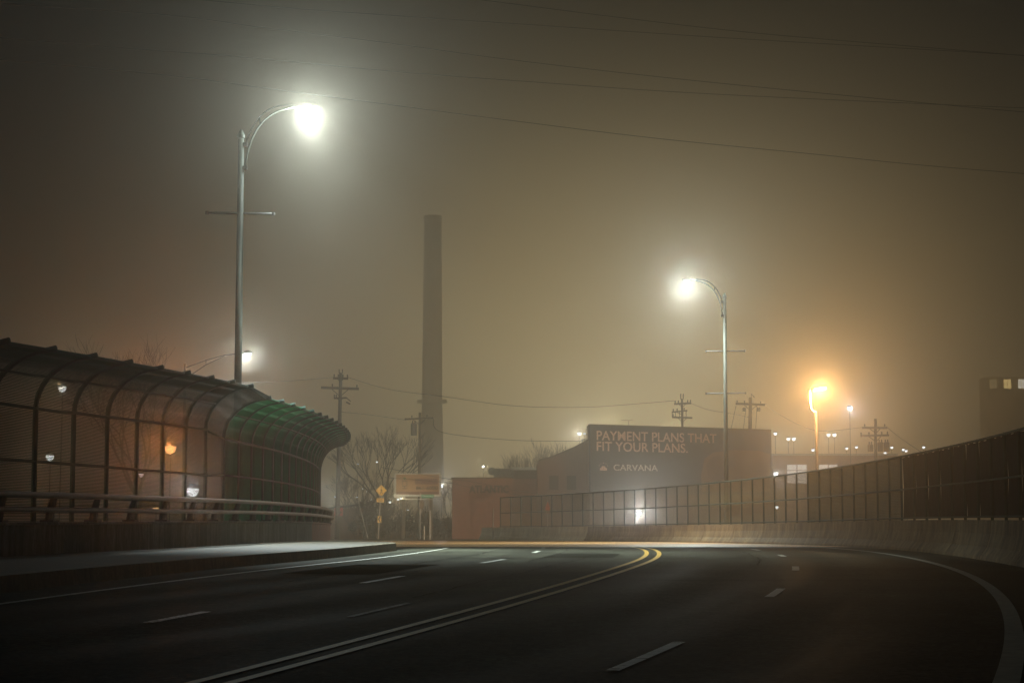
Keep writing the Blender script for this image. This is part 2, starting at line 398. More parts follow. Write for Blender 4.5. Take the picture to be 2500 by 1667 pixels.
# a couple of darker rectangular patches
M['patch'] = mat('asphalt_patch', (.024, .025, .021), .9, .3, 2, spec=0.0)
for R0, R1, a, c in ((192.0, 193.8, 34, 41), (195.2, 197.0, 48, 53.5)):
    b, uv = arc_sheet(R0, R1, phi_at(R0, a), phi_at(R0, c), .006, 1, .004, lines=True); struct('road_patch', b, M['patch'], uv, parent=road)
def marking(name, R, w, p0, p1, m):
    b, uv = arc_sheet(R - w / 2, R + w / 2, p0, p1, .012, 1, .004, lines=True)
    return struct(name, b, m, uv, parent=road)
marking('edge_line', 204.4, .16, P0, .30, M['white'])
marking('edge_line', 191.2, .12, P0, phi_at(191.2, 66), M['white'])
for R in (197.75, 198.1): marking('centre_line', R, .12, P0, phi_at(R, 72), M['yellow'])
def dashes(R, Ys):
    for a, c in Ys: marking('lane_dash', R, .14, phi_at(R, a), phi_at(R, c), M['white_near' if a < 33 else 'white'])
dashes(201.35, [(-14, -11), (-2, 1), (12.6, 15.4), (24.0, 26.8), (36.0, 39.0), (49, 51.4), (59.5, 62)])
dashes(194.5, [(-2, 1), (8.2, 10.4), (18.6, 20.6), (29.2, 32.6), (42, 45.8), (54.5, 57.8), (65, 66.5)])
marking('lane_dash', 196.6, .09, phi_at(196.6, 19.5), phi_at(196.6, 22.5), M['white_worn'])

# sidewalk with kerb, ending in a rounded nose at the side street
SW = .25
pN = phi_at(190, 58.5)
b = MB(); rows = []; kerb = MB(); krows = []; suv = []
n = 90
for k in range(n + 1):
    ph = P0 + (pN - P0) * k / n
    rows.append([pol(185.0, ph, dz=SW), pols(187.5, ph, dz=SW) * .5 + pol(187.5, ph, dz=SW) * .5, pols(189.82, ph, dz=SW)])
    krows.append([pols(189.82, ph, dz=SW), pols(189.97, ph, dz=SW - .02), pols(190.0, ph, dz=-.05)])
    suv += [(ph * 188, 0), (ph * 188, .5), (ph * 188, 1)]
for k in range(1, 13):                                   # the nose
    a = k / 12; ph = pN + a * .045; Ro = 189.82 - 4.2 * (1 - math.sqrt(max(0, 1 - a * a)))
    suv += [(ph * 188, 0), (ph * 188, .5), (ph * 188, 1)]
    rows.append([pol(185.0, ph + .005 * a, dz=SW), pol((185 + Ro) / 2, ph, dz=SW), pol(Ro, ph, dz=SW)])
    krows.append([pol(Ro, ph, dz=SW), pol(Ro + .15, ph, dz=SW - .02), pol(Ro + .18, ph, dz=-.05)])
b.grid(rows); sw = struct('sidewalk', b, M['sidewalk'], suv)
kerb.grid(krows); struct('kerb', kerb, M['kerb'], parent=sw)

# =========================================================================== LEFT PARAPET
RW = 186.0
par = thing('bridge_parapet', pol(RW, -.1), 'low concrete bridge parapet with two tubular rails, curving along the sidewalk under the caged fence', 'parapet')
ph = -.46; dphi = 2.5 / RW; wall_top = .92
PEND = .18
while ph < PEND:
    b = MB(); rows = []
    q = ph + dphi - .012 / RW * 2.0
    for k in range(4):
        f = ph + (q - ph) * k / 3
        rows.append([pol(RW - .35, f, dz=SW - .05), pol(RW - .35, f, dz=wall_top), pol(RW + .02, f, dz=wall_top), pol(RW + .05, f, dz=wall_top - .05), pol(RW, f, dz=wall_top - .07), pol(RW, f, dz=SW - .05)])
    b.grid(rows)
    e0 = rows[0]; e1 = rows[-1]; i = len(b.v); b.v += [tuple(p) for p in e0] + [tuple(p) for p in e1]
    b.f.append(tuple(i + j for j in range(6))); b.f.append(tuple(i + 6 + j for j in reversed(range(6))))
    Ymid = pol(RW, ph).y
    o = b.build('wall_panel', M['red_brown'] if Ymid > 68.5 else M['parapet'], par, origin=pol(RW, ph, dz=SW))
    if Ymid > 68.5: o['label'] = 'wall panel with mottled red-brown colour near the end of the parapet'
    ph += dphi
for z in (1.47, 1.17):
    MB_ = MB(); MB_.tube([pol(RW + .10, -.46 + k * .008, dz=z) for k in range(int((PEND + .46) / .008))], .06, 10)
    MB_.build('guard_rail', M['rail'], par, smooth=True)
ph = -.45
while ph < PEND:
    b = MB()
    c = pol(RW - .08, ph); d = pol(RW + .06, ph)
    b.tube([c + Vector((0, 0, wall_top)), pol(RW - .06, ph, dz=1.15), pol(RW + .03, ph, dz=1.47)], [.10, .09, .07], 8)
    b.box(c + Vector((0, 0, wall_top + .02)), (.3, .3, .04), ph)
    b.build('rail_post', M['metal_dark'], par, origin=c + Vector((0, 0, wall_top)))
    ph += 2.5 / RW

# =========================================================================== CAGED FENCE (left)
RF = 185.5
fence = thing('caged_fence', pol(RF, -.05, dz=wall_top), 'tall green wire mesh fence with curved overhanging top, following the left sidewalk of the bridge', 'fence')
KINK = 54.0
def fence_prof(ph, nA=9):
    """profile of the fence at angle ph: list of (R, z) from parapet top to the tip"""
    Y = CC[1] + RF * math.sin(ph)
    near = Y < KINK
    ztop = min(4.72, 4.40 + .021 * (Y - 40)) if near else 4.48 + .011 * (Y - 56)
    zs = 3.30 + max(0, .012 * (Y - 40)) if near else 3.28
    ov = 1.32 if near else 1.38
    pts = [(RF, wall_top), (RF, 2.18 if near else 2.24), (RF, zs)]
    for k in range(1, nA + 1):
        a = k / nA * PI / 2 * .93
        pts.append((RF + ov * (1 - math.cos(a)), zs + (ztop - zs) * math.sin(a)))
    R, z = pts[-1]; pts.append((R + .16, z + .03))
    return pts
def fpt(ph, i, nA=9, e=0.0):
    R, z = fence_prof(ph, nA)[i]; return pol(R + e, ph, dz=z)
def fence_surface(ph, t, nA=9):
    """point at arc length t up the profile"""
    pr = fence_prof(ph, nA)
    for i in range(len(pr) - 1):
        l = math.hypot(pr[i + 1][0] - pr[i][0], pr[i + 1][1] - pr[i][1])
        if t <= l or i == len(pr) - 2:
            u = min(t / l, 1.0); R = pr[i][0] + (pr[i + 1][0] - pr[i][0]) * u; z = pr[i][1] + (pr[i + 1][1] - pr[i][1]) * u
            return pol(R, ph, dz=z)
        t -= l
def prism(b, pts, w):
    """thin three sided wire"""
    b.tube(pts, w, 3, caps=False)

ribs = []
ph = phi_at(RF, 14.7)
while ph < .15:
    ribs.append(ph); Y = CC[1] + RF * math.sin(ph)
    ph += (2.15 if Y < KINK else 2.0) / RF
for i, ph in enumerate(ribs):
    pr = fence_prof(ph); b = MB()
    b.tube([pol(R, ph, dz=z) for R, z in pr], [.055] * (len(pr) - 1) + [.06], 8)
    b.build('rib_post', M['rib'], fence, origin=pol(RF, ph, dz=wall_top), smooth=True)
nPr = len(fence_prof(0))
for idx, rad in ((1, .035), (2, .038), (6, .03), (nPr - 2, .035)):
    for seg in ([p for p in ribs if CC[1] + RF * math.sin(p) < KINK], [p for p in ribs if CC[1] + RF * math.sin(p) >= KINK]):
        b = MB(); b.tube([fpt(p, idx, e=.02 if idx < 3 else 0) for p in seg], rad, 6); b.build('cross_rail', M['rib'], fence, smooth=True)
# the short rail pieces where both runs meet
kn = [p for p in ribs if CC[1] + RF * math.sin(p) < KINK][-1]; kf = [p for p in ribs if CC[1] + RF * math.sin(p) >= KINK][0]
for idx in (1, 2, nPr - 2):
    b = MB(); b.tube([fpt(kn, idx), fpt(kf, idx)], .035, 6); b.build('cross_rail', M['rib'], fence, smooth=True)
SP = .032
for i in range(len(ribs) - 1):
    p0, p1 = ribs[i], ribs[i + 1]; b = MB()
    pr = fence_prof(p0); total = sum(math.hypot(pr[k + 1][0] - pr[k][0], pr[k + 1][1] - pr[k][1]) for k in range(len(pr) - 1)) - .1
    nv = int(total / SP)
    for k in range(nv + 1):
        t = k * SP + .02; prism(b, [fence_surface(p0 + .0002, t), fence_surface(p1 - .0002, t)], .0114)
    nh = int((p1 - p0) * RF / .05)
    for k in range(1, nh):
        ph = p0 + (p1 - p0) * k / nh
        prism(b, [pol(q0[0] + (q1[0] - q0[0]) * k / nh, ph, dz=q0[1] + (q1[1] - q0[1]) * k / nh) for q0, q1 in zip(fence_prof(p0 + .0001, 5)[:-1], fence_prof(p1 + .0001, 5)[:-1])], .0054)
    b.build('mesh_panel', M['wire_lit' if CC[1] + RF * math.sin(p0) >= KINK else ('wire_dim' if CC[1] + RF * math.sin(p1) >= KINK - 2.2 else 'wire_green')], fence, origin=pol(RF, (p0 + p1) / 2, dz=wall_top), recalc=False)

# =========================================================================== RIGHT SIDE: barrier and screen fence
RB = 205.95
def barrier_seg(p0, p1):
    prof = [(-.02, 0), (0, .08), (.16, .30), (.25, .62), (.28, .95), (.44, .95), (.47, .62), (.56, .30), (.70, 0)]
    b = MB(); rows = []
    for k in range(4):
        f = p0 + (p1 - p0) * k / 3
        rows.append([pol(RB + r, f, dz=z - (.03 if z == 0 else 0)) for r, z in prof])
    b.grid(rows); i = len(b.v)
    b.v += [tuple(p) for p in rows[0]] + [tuple(p) for p in rows[-1]]; m_ = len(prof)
    b.f.append(tuple(i + j for j in range(m_))); b.f.append(tuple(i + m_ + j for j in reversed(range(m_))))
    return b
pe = .0
# far end of the run is seen at photo column 1168
end = phi_at(RB, [y for y in ray_hit(RB, 1168) if y > 20][-1]); p = end
first = True; k = 0
while p > -.42:
    L_ = 4.2 if first else 6.1
    q = p - L_ / RB
    o = barrier_seg(q + (.07 if first else .055) / RB, p).build('concrete_barrier', M['barrier_lit' if pol(RB, p).y > 128 else 'barrier'], origin=pol(RB, (p + q) / 2))
    if first: tag(o, 'short concrete road barrier with painted-in light at the far end of the row, beside a dark gap', 'barrier', 'concrete barriers along the right side of the road')
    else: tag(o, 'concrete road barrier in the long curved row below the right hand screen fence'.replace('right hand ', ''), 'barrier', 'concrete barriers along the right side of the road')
    first = False; p = q

RS = 207.3
sf = thing('screen_fence', pol(RS, 0), 'long straight-topped mesh screen fence on posts behind the row of concrete barriers', 'fence')
pend = phi_at(RS, [y for y in ray_hit(RS, 1222) if y > 20][-1])
zb, zm, zt = .98, 2.05, 3.22
posts = []; p = pend
while p > -.36: posts.append(p); p -= 2.15 / RS
def ztop(p): return zt - (.12 if pol(RS, p).y < 60 else 0)
for p in posts:
    b = MB(); c = pol(RS, p); b.tube([c + Vector((0, 0, -.04)), c + Vector((0, 0, zt + .02))], .045, 8)
    b.lathe([(.045, 0), (.04, .015), (.015, .03)], c + Vector((0, 0, zt + .02)), 8)
    b.build('post', M['rib'], sf, origin=c)
for z, r in ((zb + .06, .03), (zm, .035), (zt, .04)):
    b = MB(); b.tube([pol(RS - .03, p, dz=z) for p in posts], r, 6); b.build('cross_rail', M['rib'], sf, smooth=True)
for i in range(len(posts) - 1):
    p1, p0 = posts[i], posts[i + 1]; b = MB(); Ym = pol(RS, p0).y
    if Ym < 66:                                         # nearer bays are backed with dark fabric
        rows = []
        for k in range(9):
            f = p0 + (p1 - p0) * (k + .1) / 8.2; w_ = .02 * math.sin(k * 2.1 + i)
            rows.append([pol(RS + .05 + w_, f, dz=zb + .03), pol(RS + .07 - w_, f, dz=zm), pol(RS + .05 + w_, f, dz=zt - .02 + .03 * math.sin(k * 1.7 + i * 3))])
        b.grid(rows)
        rows2 = [[p + (pol(1, 0, z=0) - pol(0, 0, z=0)) * .012 for p in r] for r in rows]; b.grid(rows2)
        o = b.build('privacy_screen', M['fabric'], sf, origin=pol(RS, (p0 + p1) / 2, dz=zb), recalc=False)
        continue
    wv = .012 if Ym > 84 else .017
    z = zb
    while z < zt + .05:
        prism(b, [pol(RS + .03, p0 + .0002, dz=z), pol(RS + .03, p1 - .0002, dz=z)], wv); z += .06
    nh = 18 if Ym > 84 else 30
    for k in range(1, nh):
        f = p0 + (p1 - p0) * k / nh; jit = random.uniform(-.01, .05)
        prism(b, [pol(RS + .03, f, dz=zb), pol(RS + .03, f, dz=zt + jit)], .006 if Ym > 84 else .012)
    b.build('mesh_panel', M['wire_brown'], sf, origin=pol(RS, (p0 + p1) / 2, dz=zb), recalc=False)

# =========================================================================== STREET LAMPS
LENS_COOL = emit('lamp_lens_cool', (.88, 1.0, 1.0), 12.0)
LENS_WARM = emit('lamp_lens_sodium', (1.0, .74, .42), 7.0)
COOL = (.86, .98, .96)
def street_lamp(base, top, head, arms, label, rad, power, Y, side):
    """tapered pole with cap, two bowed arms joined by a strut, cobra head with glowing lens, banner arms"""
    t = thing('street_lamp', base, label, 'street lamp', 'street lamps on the bridge')
    axis = top - base; s = rad / .125                     # size factor
    b = MB(); b.tube([base, base + axis * .5, top], [rad, rad * .86, rad * .72], 14); b.build('pole', M['pole'], t, origin=base, smooth=True)
    b = MB(); b.lathe([(rad * .95, 0), (rad * .95, .10), (rad * .6, .2), (rad * .15, .3)], top, 14); b.build('pole_cap', M['pole'], t, origin=top)
    d = head - top; d.z = 0; reach = d.length; d.normalize()
    sc_ = reach / 2.3
    # arms
    lo = top - Vector((0, 0, 1.02 * sc_)) + d * rad; up = top - Vector((0, 0, .22 * sc_)) + d * rad; e = head - d * .55 * sc_ + Vector((0, 0, .04))
    def bow(a, c1, z_, n=10):
        pts = []
        for k in range(n + 1):
            u = k / n
            pts.append(a * (1 - u) ** 2 + c1 * (2 * u * (1 - u)) + z_ * u * u)
        return pts
    cl = lo + d * (.18 * sc_) + Vector((0, 0, (e.z - lo.z) * .92)); cu_ = up + d * (.42 * sc_) + Vector((0, 0, (e.z - up.z) * 1.15))
    A = bow(lo, cl, e); B = bow(up, cu_, e + Vector((0, 0, .06)))
    b = MB(); b.tube(A, .036 * sc_, 8); b.build('arm', M['pole'], t, origin=lo, smooth=True)
    b = MB(); b.tube(B, .028 * sc_, 8); b.build('arm', M['pole'], t, origin=up, smooth=True)
    b = MB(); b.tube([A[5], B[4]], .03 * sc_, 6); b.build('strut', M['pole'], t, origin=A[5])
    for q in (lo, up):
        b = MB(); b.box(q, (.14, .2, .12)); b.build('bracket', M['metal_dark'], t, origin=q)
    # head
    ang = math.atan2(d.y, d.x); hb = MB()
    prof = [(-.6, .04, .04), (-.42, .06, .05), (-.18, .10, .07), (.08, .12, .07), (.24, .09, .05), (.30, .04, .03)]
    rings = []
    for x, w, h in prof:
        ring = []
        for j in range(12):
            a = 2 * PI * j / 12; zz = math.sin(a) * h
            if zz < 0: zz *= .25
            ring.append(head + d * x * sc_ + Vector((-d.y, d.x, 0)) * (math.cos(a) * w * sc_) + Vector((0, 0, zz * sc_ + .06)))
        rings.append(ring)
    i = len(hb.v)
    for r in rings: hb.v += [tuple(p) for p in r]
    for k in range(len(rings) - 1):
        for j in range(12):
            a = i + k * 12 + j; c = i + k * 12 + (j + 1) % 12; hb.f.append((a, c, c + 12, a + 12))
    hb.f.append(tuple(range(i, i + 12))); e_ = i + (len(rings) - 1) * 12; hb.f.append(tuple(range(e_, e_ + 12)))
    lum = hb.build('luminaire', M['pole'], t, origin=head, smooth=True)
    b = MB(); b.lathe([(.04, -.13), (.11, -.10), (.15, -.03), (.14, .02), (.11, .04)], head, 16); b.build('lens', LENS_COOL, lum, origin=head, smooth=True)
    for z, w0, w1 in arms:
        for sgn, w in ((-1, w0), (1, w1)):
            c = base + axis * ((z - base.z) / axis.z)
            b = MB(); b.tube([c, c + Vector((sgn * w, sgn * w * side, 0))], .035 * s, 8); b.lathe([(.05 * s, -.05), (.05 * s, .05)], c + Vector((sgn * w, sgn * w * side, 0)), 8)
            b.build('banner_arm', M['metal_dark'], t, origin=c)
    return t, head, d

# left lamp
Y1 = 60.5
top = at(589, 338, Y1); base = Vector((at(580, 1000, Y1).x, Y1, zf(Y1) - .04))
head = at(756, 267, Y1 + .3)
z1 = at(585, 521, Y1).z
l1, h1, d1 = street_lamp(base, top, head, [(z1, 1.06, 1.06)], 'tall street lamp rising behind the caged fence, brightest light, arm bowing over the road', .135, 0, Y1, .1)
lamp_light(l1, h1 + Vector((0, 0, -.27)), 'SPOT', 84000, COOL, .15, 84, 1.0, aim=(.20, -.36, -1), name='lamp_beam')
lamp_light(l1, h1 + Vector((0, 0, -.24)), 'POINT', 2600, COOL, .10, name='lamp_glow')
# right lamp
Y2 = 101.5
top = at(1769, 728, Y2); base = Vector((at(1774, 1280, Y2).x, Y2, zf(Y2) - .04)); head = at(1677, 686, Y2 - .5)
za, zb_ = at(1769, 857, Y2).z, at(1771, 960, Y2).z
l2, h2, d2 = street_lamp(base, top, head, [(za, 1.0, 1.05), (zb_, 1.02, 1.07)], 'street lamp behind the screen fence with two pairs of banner arms, before the billboard wall', .125, 0, Y2, -.1)
lamp_light(l2, h2 + Vector((0, 0, -.27)), 'SPOT', 32000, COOL, .15, 125, 1.0, aim=(-.1, -.3, -1), name='lamp_beam')
lamp_light(l2, h2 + Vector((0, 0, -.24)), 'POINT', 2200, COOL, .07, name='lamp_glow')

# slim truss lamp far behind the left lamp
Y3 = 112
t = thing('street_lamp', Vector((at(452, 1000, Y3).x, Y3, zf(Y3) - .04)), 'smaller street lamp with long slanting truss arm, half hidden behind the caged fence', 'street lamp', 'street lamps beyond the bridge')
tb = Vector((at(452, 1000, Y3).x, Y3, zf(Y3) - .04)); tt = at(452, 888, Y3); th_ = at(605, 863, Y3)
b = MB(); b.tube([tb, tt], [.12, .08], 10); b.build('pole', M['pole'], t, origin=tb, smooth=True)
b = MB(); b.tube([at(452, 898, Y3), at(503, 879, Y3), at(548, 867, Y3), at(596, 861, Y3)], .035, 6); b.build('arm', M['pole'], t, origin=tt)
b = MB(); b.tube([at(452, 925, Y3), at(468, 914, Y3), at(503, 890, Y3), at(548, 869, Y3)], .03, 6); b.tube([at(503, 879, Y3), at(503, 890, Y3)], .02, 6); b.build('arm_truss', M['pole'], t, origin=tt)
b = MB(); b.lathe([(.05, .2), (.24, .12), (.26, .02), (.2, 0)], th_, 12); lum = b.build('luminaire', M['pole'], t, origin=th_)
b = MB(); b.lathe([(.05, -.12), (.15, -.08), (.19, 0)], th_, 12); b.build('lens', LENS_COOL, lum, origin=th_)
lamp_light(t, th_ + Vector((0, 0, -.3)), 'POINT', 1200, COOL, .12, name='lamp_glow')

# sodium lamp on J bracket
Y4 = 140
hb_ = at(2001, 948, Y4); pb = Vector((at(1996, 1200, Y4).x, Y4, zf(Y4) - .04))
t = thing('flood_lamp', pb, 'tall pale pole with hooked bracket and glowing amber floodlight behind the screen fence', 'floodlight')
b = MB(); b.tube([pb, at(1992, 1004, Y4)], [.12, .09], 10); b.build('pole', M['pole_tan'], t, origin=pb, smooth=True)
b = MB(); b.tube([at(1993, 1006, Y4), at(1985, 1004, Y4), at(1980, 998, Y4), at(1977, 975, Y4), at(1976, 952, Y4)], [.06, .06, .07, .09, .10], 8); b.build('bracket', M['sign_back'], t, smooth=True)
b = MB(); b.box(hb_ + Vector((0, 0, .12)), (.95, .7, .26), 0, Matrix.Rotation(math.radians(-8), 3, 'Y')); b.tube([at(1976, 952, Y4), at(1984, 947, Y4)], .07, 8)
lum = b.build('luminaire', M['metal_dark'], t, origin=hb_)
b = MB(); b.box(hb_ + Vector((0, -.05, -.05)), (.9, .7, .22), 0, Matrix.Rotation(math.radians(-8), 3, 'Y')); b.build('lens', LENS_WARM, lum, origin=hb_)
SOD = (1.0, .54, .20)
lamp_light(t, hb_ + Vector((.05, -.5, -.35)), 'SPOT', 46000, SOD, .2, 150, .8, aim=(-.45, .6, -1), name='lamp_beam')
lamp_light(t, hb_ + Vector((.05, -.5, -.30)), 'POINT', 7200, SOD, .1, name='lamp_glow')

# small lamps seen as points through the fog and the fences
DOTS = emit('far_lamp_white', (.9, .97, 1.0), 4.5); DOTB = emit('far_lamp_blue', (.75, .85, 1.0), 5.0); DOTW = emit('far_lamp_amber', (1.0, .62, .25), 7.0)
def yard_lamp(px, py, Y, r, m, label, power=0, col=(1, .92, .62), group=None, drop=None, off=(0, -.4, -.1)):
    p = at(px, py, Y); zb0 = (zf(Y) - .05)
    base = Vector((p.x, Y, zb0))
    t = thing('yard_lamp', base, label, 'lamp', group)
    b = MB(); b.tube([base, p + Vector((0, .12, .12))], [.04, .025], 6); b.build('pole', M['metal_dark'], t, origin=base)
    b = MB(); b.lathe([(r * .5, r * 1.1), (r * 1.1, r * .9), (r * 1.15, r * .35)], p, 10); h_ = b.build('lamp_shade', M['metal_dark'], t, origin=p)
    b = MB(); b.lathe([(r * .1, -r), (r * .7, -r * .7), (r, 0), (r, r * .32)], p, 10); b.build('bulb', m, h_, origin=p, smooth=True)
    if power: lamp_light(t, p + Vector(off), 'POINT', power * .5, col, .1, name='lamp_glow')
    return t
yard_lamp(2075, 996, 190, .24, DOTB, 'bluish white lamp in the fog to the side of the amber floodlight', 2600, (.8, .88, 1))
G1 = 'small distant lamps in the fog above the screen fence'
for px, py in ((1893, 1058), (1925, 1071), (1938, 1071), (2023, 1061), (2037, 1061)):
    yard_lamp(px, py, 235, .22, DOTS, 'tiny paired white lamp in fog between the billboard wall and the amber floodlight', 420, (.95, .97, .9), group=G1)
for px, py in ((2067, 1094), (2091, 1091), (2161, 1105), (2164, 1092), (2177, 1092), (2212, 1100), (2205, 1097), (2255, 1091)):
    yard_lamp(px, py, 255, .19, DOTS, 'tiny pale lamp in fog near the transformer pole above the screen fence', 0, group=G1)
yard_lamp(1985, 1098, 215, .18, DOTB, 'small bluish lamp close beside the floodlight pole, low over the lit building', 0)
yard_lamp(1894, 1157, 205, .24, DOTS, 'white lamp glowing at the corner of the billboard wall just above the fence', 1500, (.85, .92, 1))
yard_lamp(1414, 1058, 230, .20, DOTS, 'white lamp at the ladder side of the billboard wall, glowing through bare trees', 2800, (.95, .97, .85))
yard_lamp(1427, 1058, 232, .12, DOTS, 'very small lamp next to the ladder of the billboard wall', 0)
yard_lamp(1180, 1138, 225, .17, DOTS, 'small white lamp over the flat roof of the lettered brick building', 500)
yard_lamp(1559, 1252, 152, .26, DOTS, 'bright white lamp shining low through the screen fence', 9000, (.86, .94, 1))
yard_lamp(1896, 1237, 118, .12, DOTS, 'small lamp low behind the screen fence below the billboard corner', 60)
yard_lamp(2132, 1256, 100, .08, DOTS, 'tiny lamp low behind the darkest stretch of the screen fence', 8)
yard_lamp(152, 948, 120, .26, DOTS, 'white lamp high behind the curved mesh at the near end of the caged fence', 900)
yard_lamp(122, 1115, 110, .24, DOTS, 'white lamp at mid height behind the mesh at the near end of the caged fence', 700)
yard_lamp(416, 1094, 96, .30, DOTW, 'amber lamp glowing through the mesh of the caged fence', 13000, (1, .32, .07))
yard_lamp(470, 1197, 104, .34, DOTS, 'bright white lamp low behind the caged fence above the tubular rails', 7000, (.88, .93, 1))
yard_lamp(345, 1158, 120, .16, DOTS, 'tiny white lamp behind the caged fence beside the amber glow', 25)
yard_lamp(380, 1240, 92, .14, DOTW, 'amber lamp seen in the gap between the tubular rails', 40, (1, .45, .12))
corner = yard_lamp(772, 1215, 150, .22, DOTS, 'white lamp hidden just behind the far edge of the caged fence', 1700, (.88, .95, .95))
lamp_light(corner, at(772, 1215, 150) + Vector((.5, .3, .0)), 'SPOT', 22000, (1, .9, .7), .1, 62, .6, aim=(.42, .9, -.02), name='lamp_beam')  # beam added at this lamp to brighten the signs, hut and brick wall
yard_lamp(1078, 1185, 300, .25, DOTB, 'bluish lamp close behind the foot of the brick smokestack', 3500, (.85, .92, 1))
# lamps behind the billboard building whose glow tops its roof
yard_lamp(1490, 1048, 262, .2, DOTS, 'roof glow lamp peeping over the left half of the billboard wall'.replace('left ', 'first '), 4500, (1, .93, .6))
yard_lamp(1650, 1054, 262, .2, DOTS, 'roof glow lamp beside the narrow double-arm utility pole above the billboard wall', 3800, (1, .92, .6))

# =========================================================================== CHIMNEY
YS = 520
cs = thing('smokestack', Vector((at(1054, 1200, YS).x, YS, -1.1)), 'very tall tapering brick smokestack fading upward into the fog', 'chimney')
def wat(px0, px1, py): return (at(px1, py, YS).x - at(px0, py, YS).x) / 2, at((px0 + px1) / 2, py, YS)
b = MB(); base_r, _ = wat(1020, 1083, 1200); top_r, tp = wat(1041, 1083, 528); mid_r, mp_ = wat(1031, 1081, 985)
cx = cs.location.x
b.lathe([(base_r, 0), (base_r * .98, 9), (mid_r, mp_.z + 1.1), (top_r * 1.02, tp.z - .8), (top_r * 1.08, tp.z - .6), (top_r * 1.08, tp.z + 1.1)], cs.location, 28)
b.build('shaft', M['brick_stack'], cs, origin=cs.location)
rr, rp = wat(1018, 1091, 975)
b = MB(); b.lathe([(mid_r * 1.03, rp.z), (rr, rp.z + .1), (rr, rp.z + .95), (mid_r * 1.1, rp.z + 1.05)], cs.location, 28); b.build('ring_collar', M['brick_stack'], cs, origin=cs.location)

# =========================================================================== BUILDINGS
def facade(name, m, parent, a, b_, z0, z1, depth, extra=None):
    """box building part whose front runs from ground point a to b_ (x,y), going back by depth"""
    A = Vector((a[0], a[1], 0)); B = Vector((b_[0], b_[1], 0)); d = (B - A).normalized(); n = Vector((-d.y, d.x, 0))
    mb = MB(); c = (A + B) / 2 + n * depth / 2; c.z = (z0 + z1) / 2
    mb.box(c, ((B - A).length, depth, z1 - z0), math.atan2(d.y, d.x))
    return mb.build(name, m, parent, origin=c)

# lettered brick building
YA = 186
a = at(1104, 1165, YA); c = at(1325, 1165, YA)
bl = thing('brick_building', Vector((a.x, YA, -1.1)), 'low flat roofed red brick building with dark ATLANTIC lettering', 'building')
facade('wall', M['brick'], bl, (a.x, YA), (c.x, YA), -1.15, a.z - .14, 14)
facade('parapet_coping', M['brick_dark'], bl, (a.x - .08, YA - .08), (c.x + .08, YA - .08), a.z - .14, a.z, 14.2)
p0 = at(1145, 1203, YA); p1 = at(1242, 1184, YA)
text_mesh('ATLANTIC', 'lettering', M['ink'], bl, Vector((p0.x, YA - .01, p0.z)), (1, 0, 0), p1.z - p0.z, p1.x - p0.x, .045, .05)

# raised roof block behind it
a = at(1255, 1140, 196); c = at(1318, 1140, 196)
bl = thing('roof_block', Vector((a.x, 196, -1.1)), 'dark square brick block rising behind the lettered brick building', 'building')
facade('wall', M['brick_dark'], bl, (a.x, 196), (c.x, 196), -1.15, a.z - .3, 9)
b = MB(); b.box((c.x - 1.3, 195.95, a.z - .15), (c.x - a.x + .6, .5, .3)); b.build('lit_eave', M['trim'], bl, origin=(a.x, 195.95, a.z))
# pale low tank shed
a = at(1205, 1143, 215); c = at(1262, 1140, 215)
bl = thing('tank_shed', Vector((a.x, 215, -1.1)), 'pale low shed with round white tank end over the lettered building roof', 'shed')
facade('wall', M['trim'], bl, (a.x, 215), (c.x, 215), -1.15, a.z, 10)
q = at(1201, 1150, 214.6); b = MB(); b.tube([q, q + Vector((0, .6, 0))], .45, 16); b.build('tank_end', M['trim'], bl, origin=q)

# building with sloping roofline, left of the billboard
YB = 181
bl = thing('gabled_building', Vector((at(1315, 1200, YB).x, YB, -1.1)), 'dark brick building whose roof slopes up to the billboard wall', 'building')
prof = [(1312, 1330), (1312, 1131), (1318, 1124), (1345, 1118), (1400, 1095), (1440, 1074), (1443, 1330)]
b = MB(); i = 0; pts = [at(x, y, YB) for x, y in prof]
for p in pts: p.z = max(p.z, -1.15)
n = len(pts); b.v = [tuple(p) for p in pts] + [(p.x, p.y + 7, p.z) for p in pts]
b.f.append(tuple(range(n))); b.f.append(tuple(reversed(range(n, 2 * n))))
for k in range(n): b.f.append((k, (k + 1) % n, (k + 1) % n + n, k + n))
b.build('wall', M['brick_dark'], bl, origin=bl.location)
b = MB()
for k in range(2, 5):
    p, q = pts[k], pts[k + 1]; d = (q - p); L_ = d.length
    b.box((p + q) / 2 + Vector((0, 3.4, .08)), (L_, 7.4, .14), 0, Matrix.Rotation(-math.atan2(d.z, d.x), 3, 'Y'))
b.build('roof', M['roof'], bl, origin=pts[3])
for px in (1352, 1395):
    q = at(px, 1178, YB); b = MB(); b.box((q.x, YB - .03, q.z), (1.05, .06, 1.5)); w_ = b.build('window', M['brick_dark'], bl, origin=q)
    b = MB(); b.box((q.x, YB - .07, q.z), (.9, .03, 1.35)); b.build('pane', M['glass_dark'], w_, origin=q)

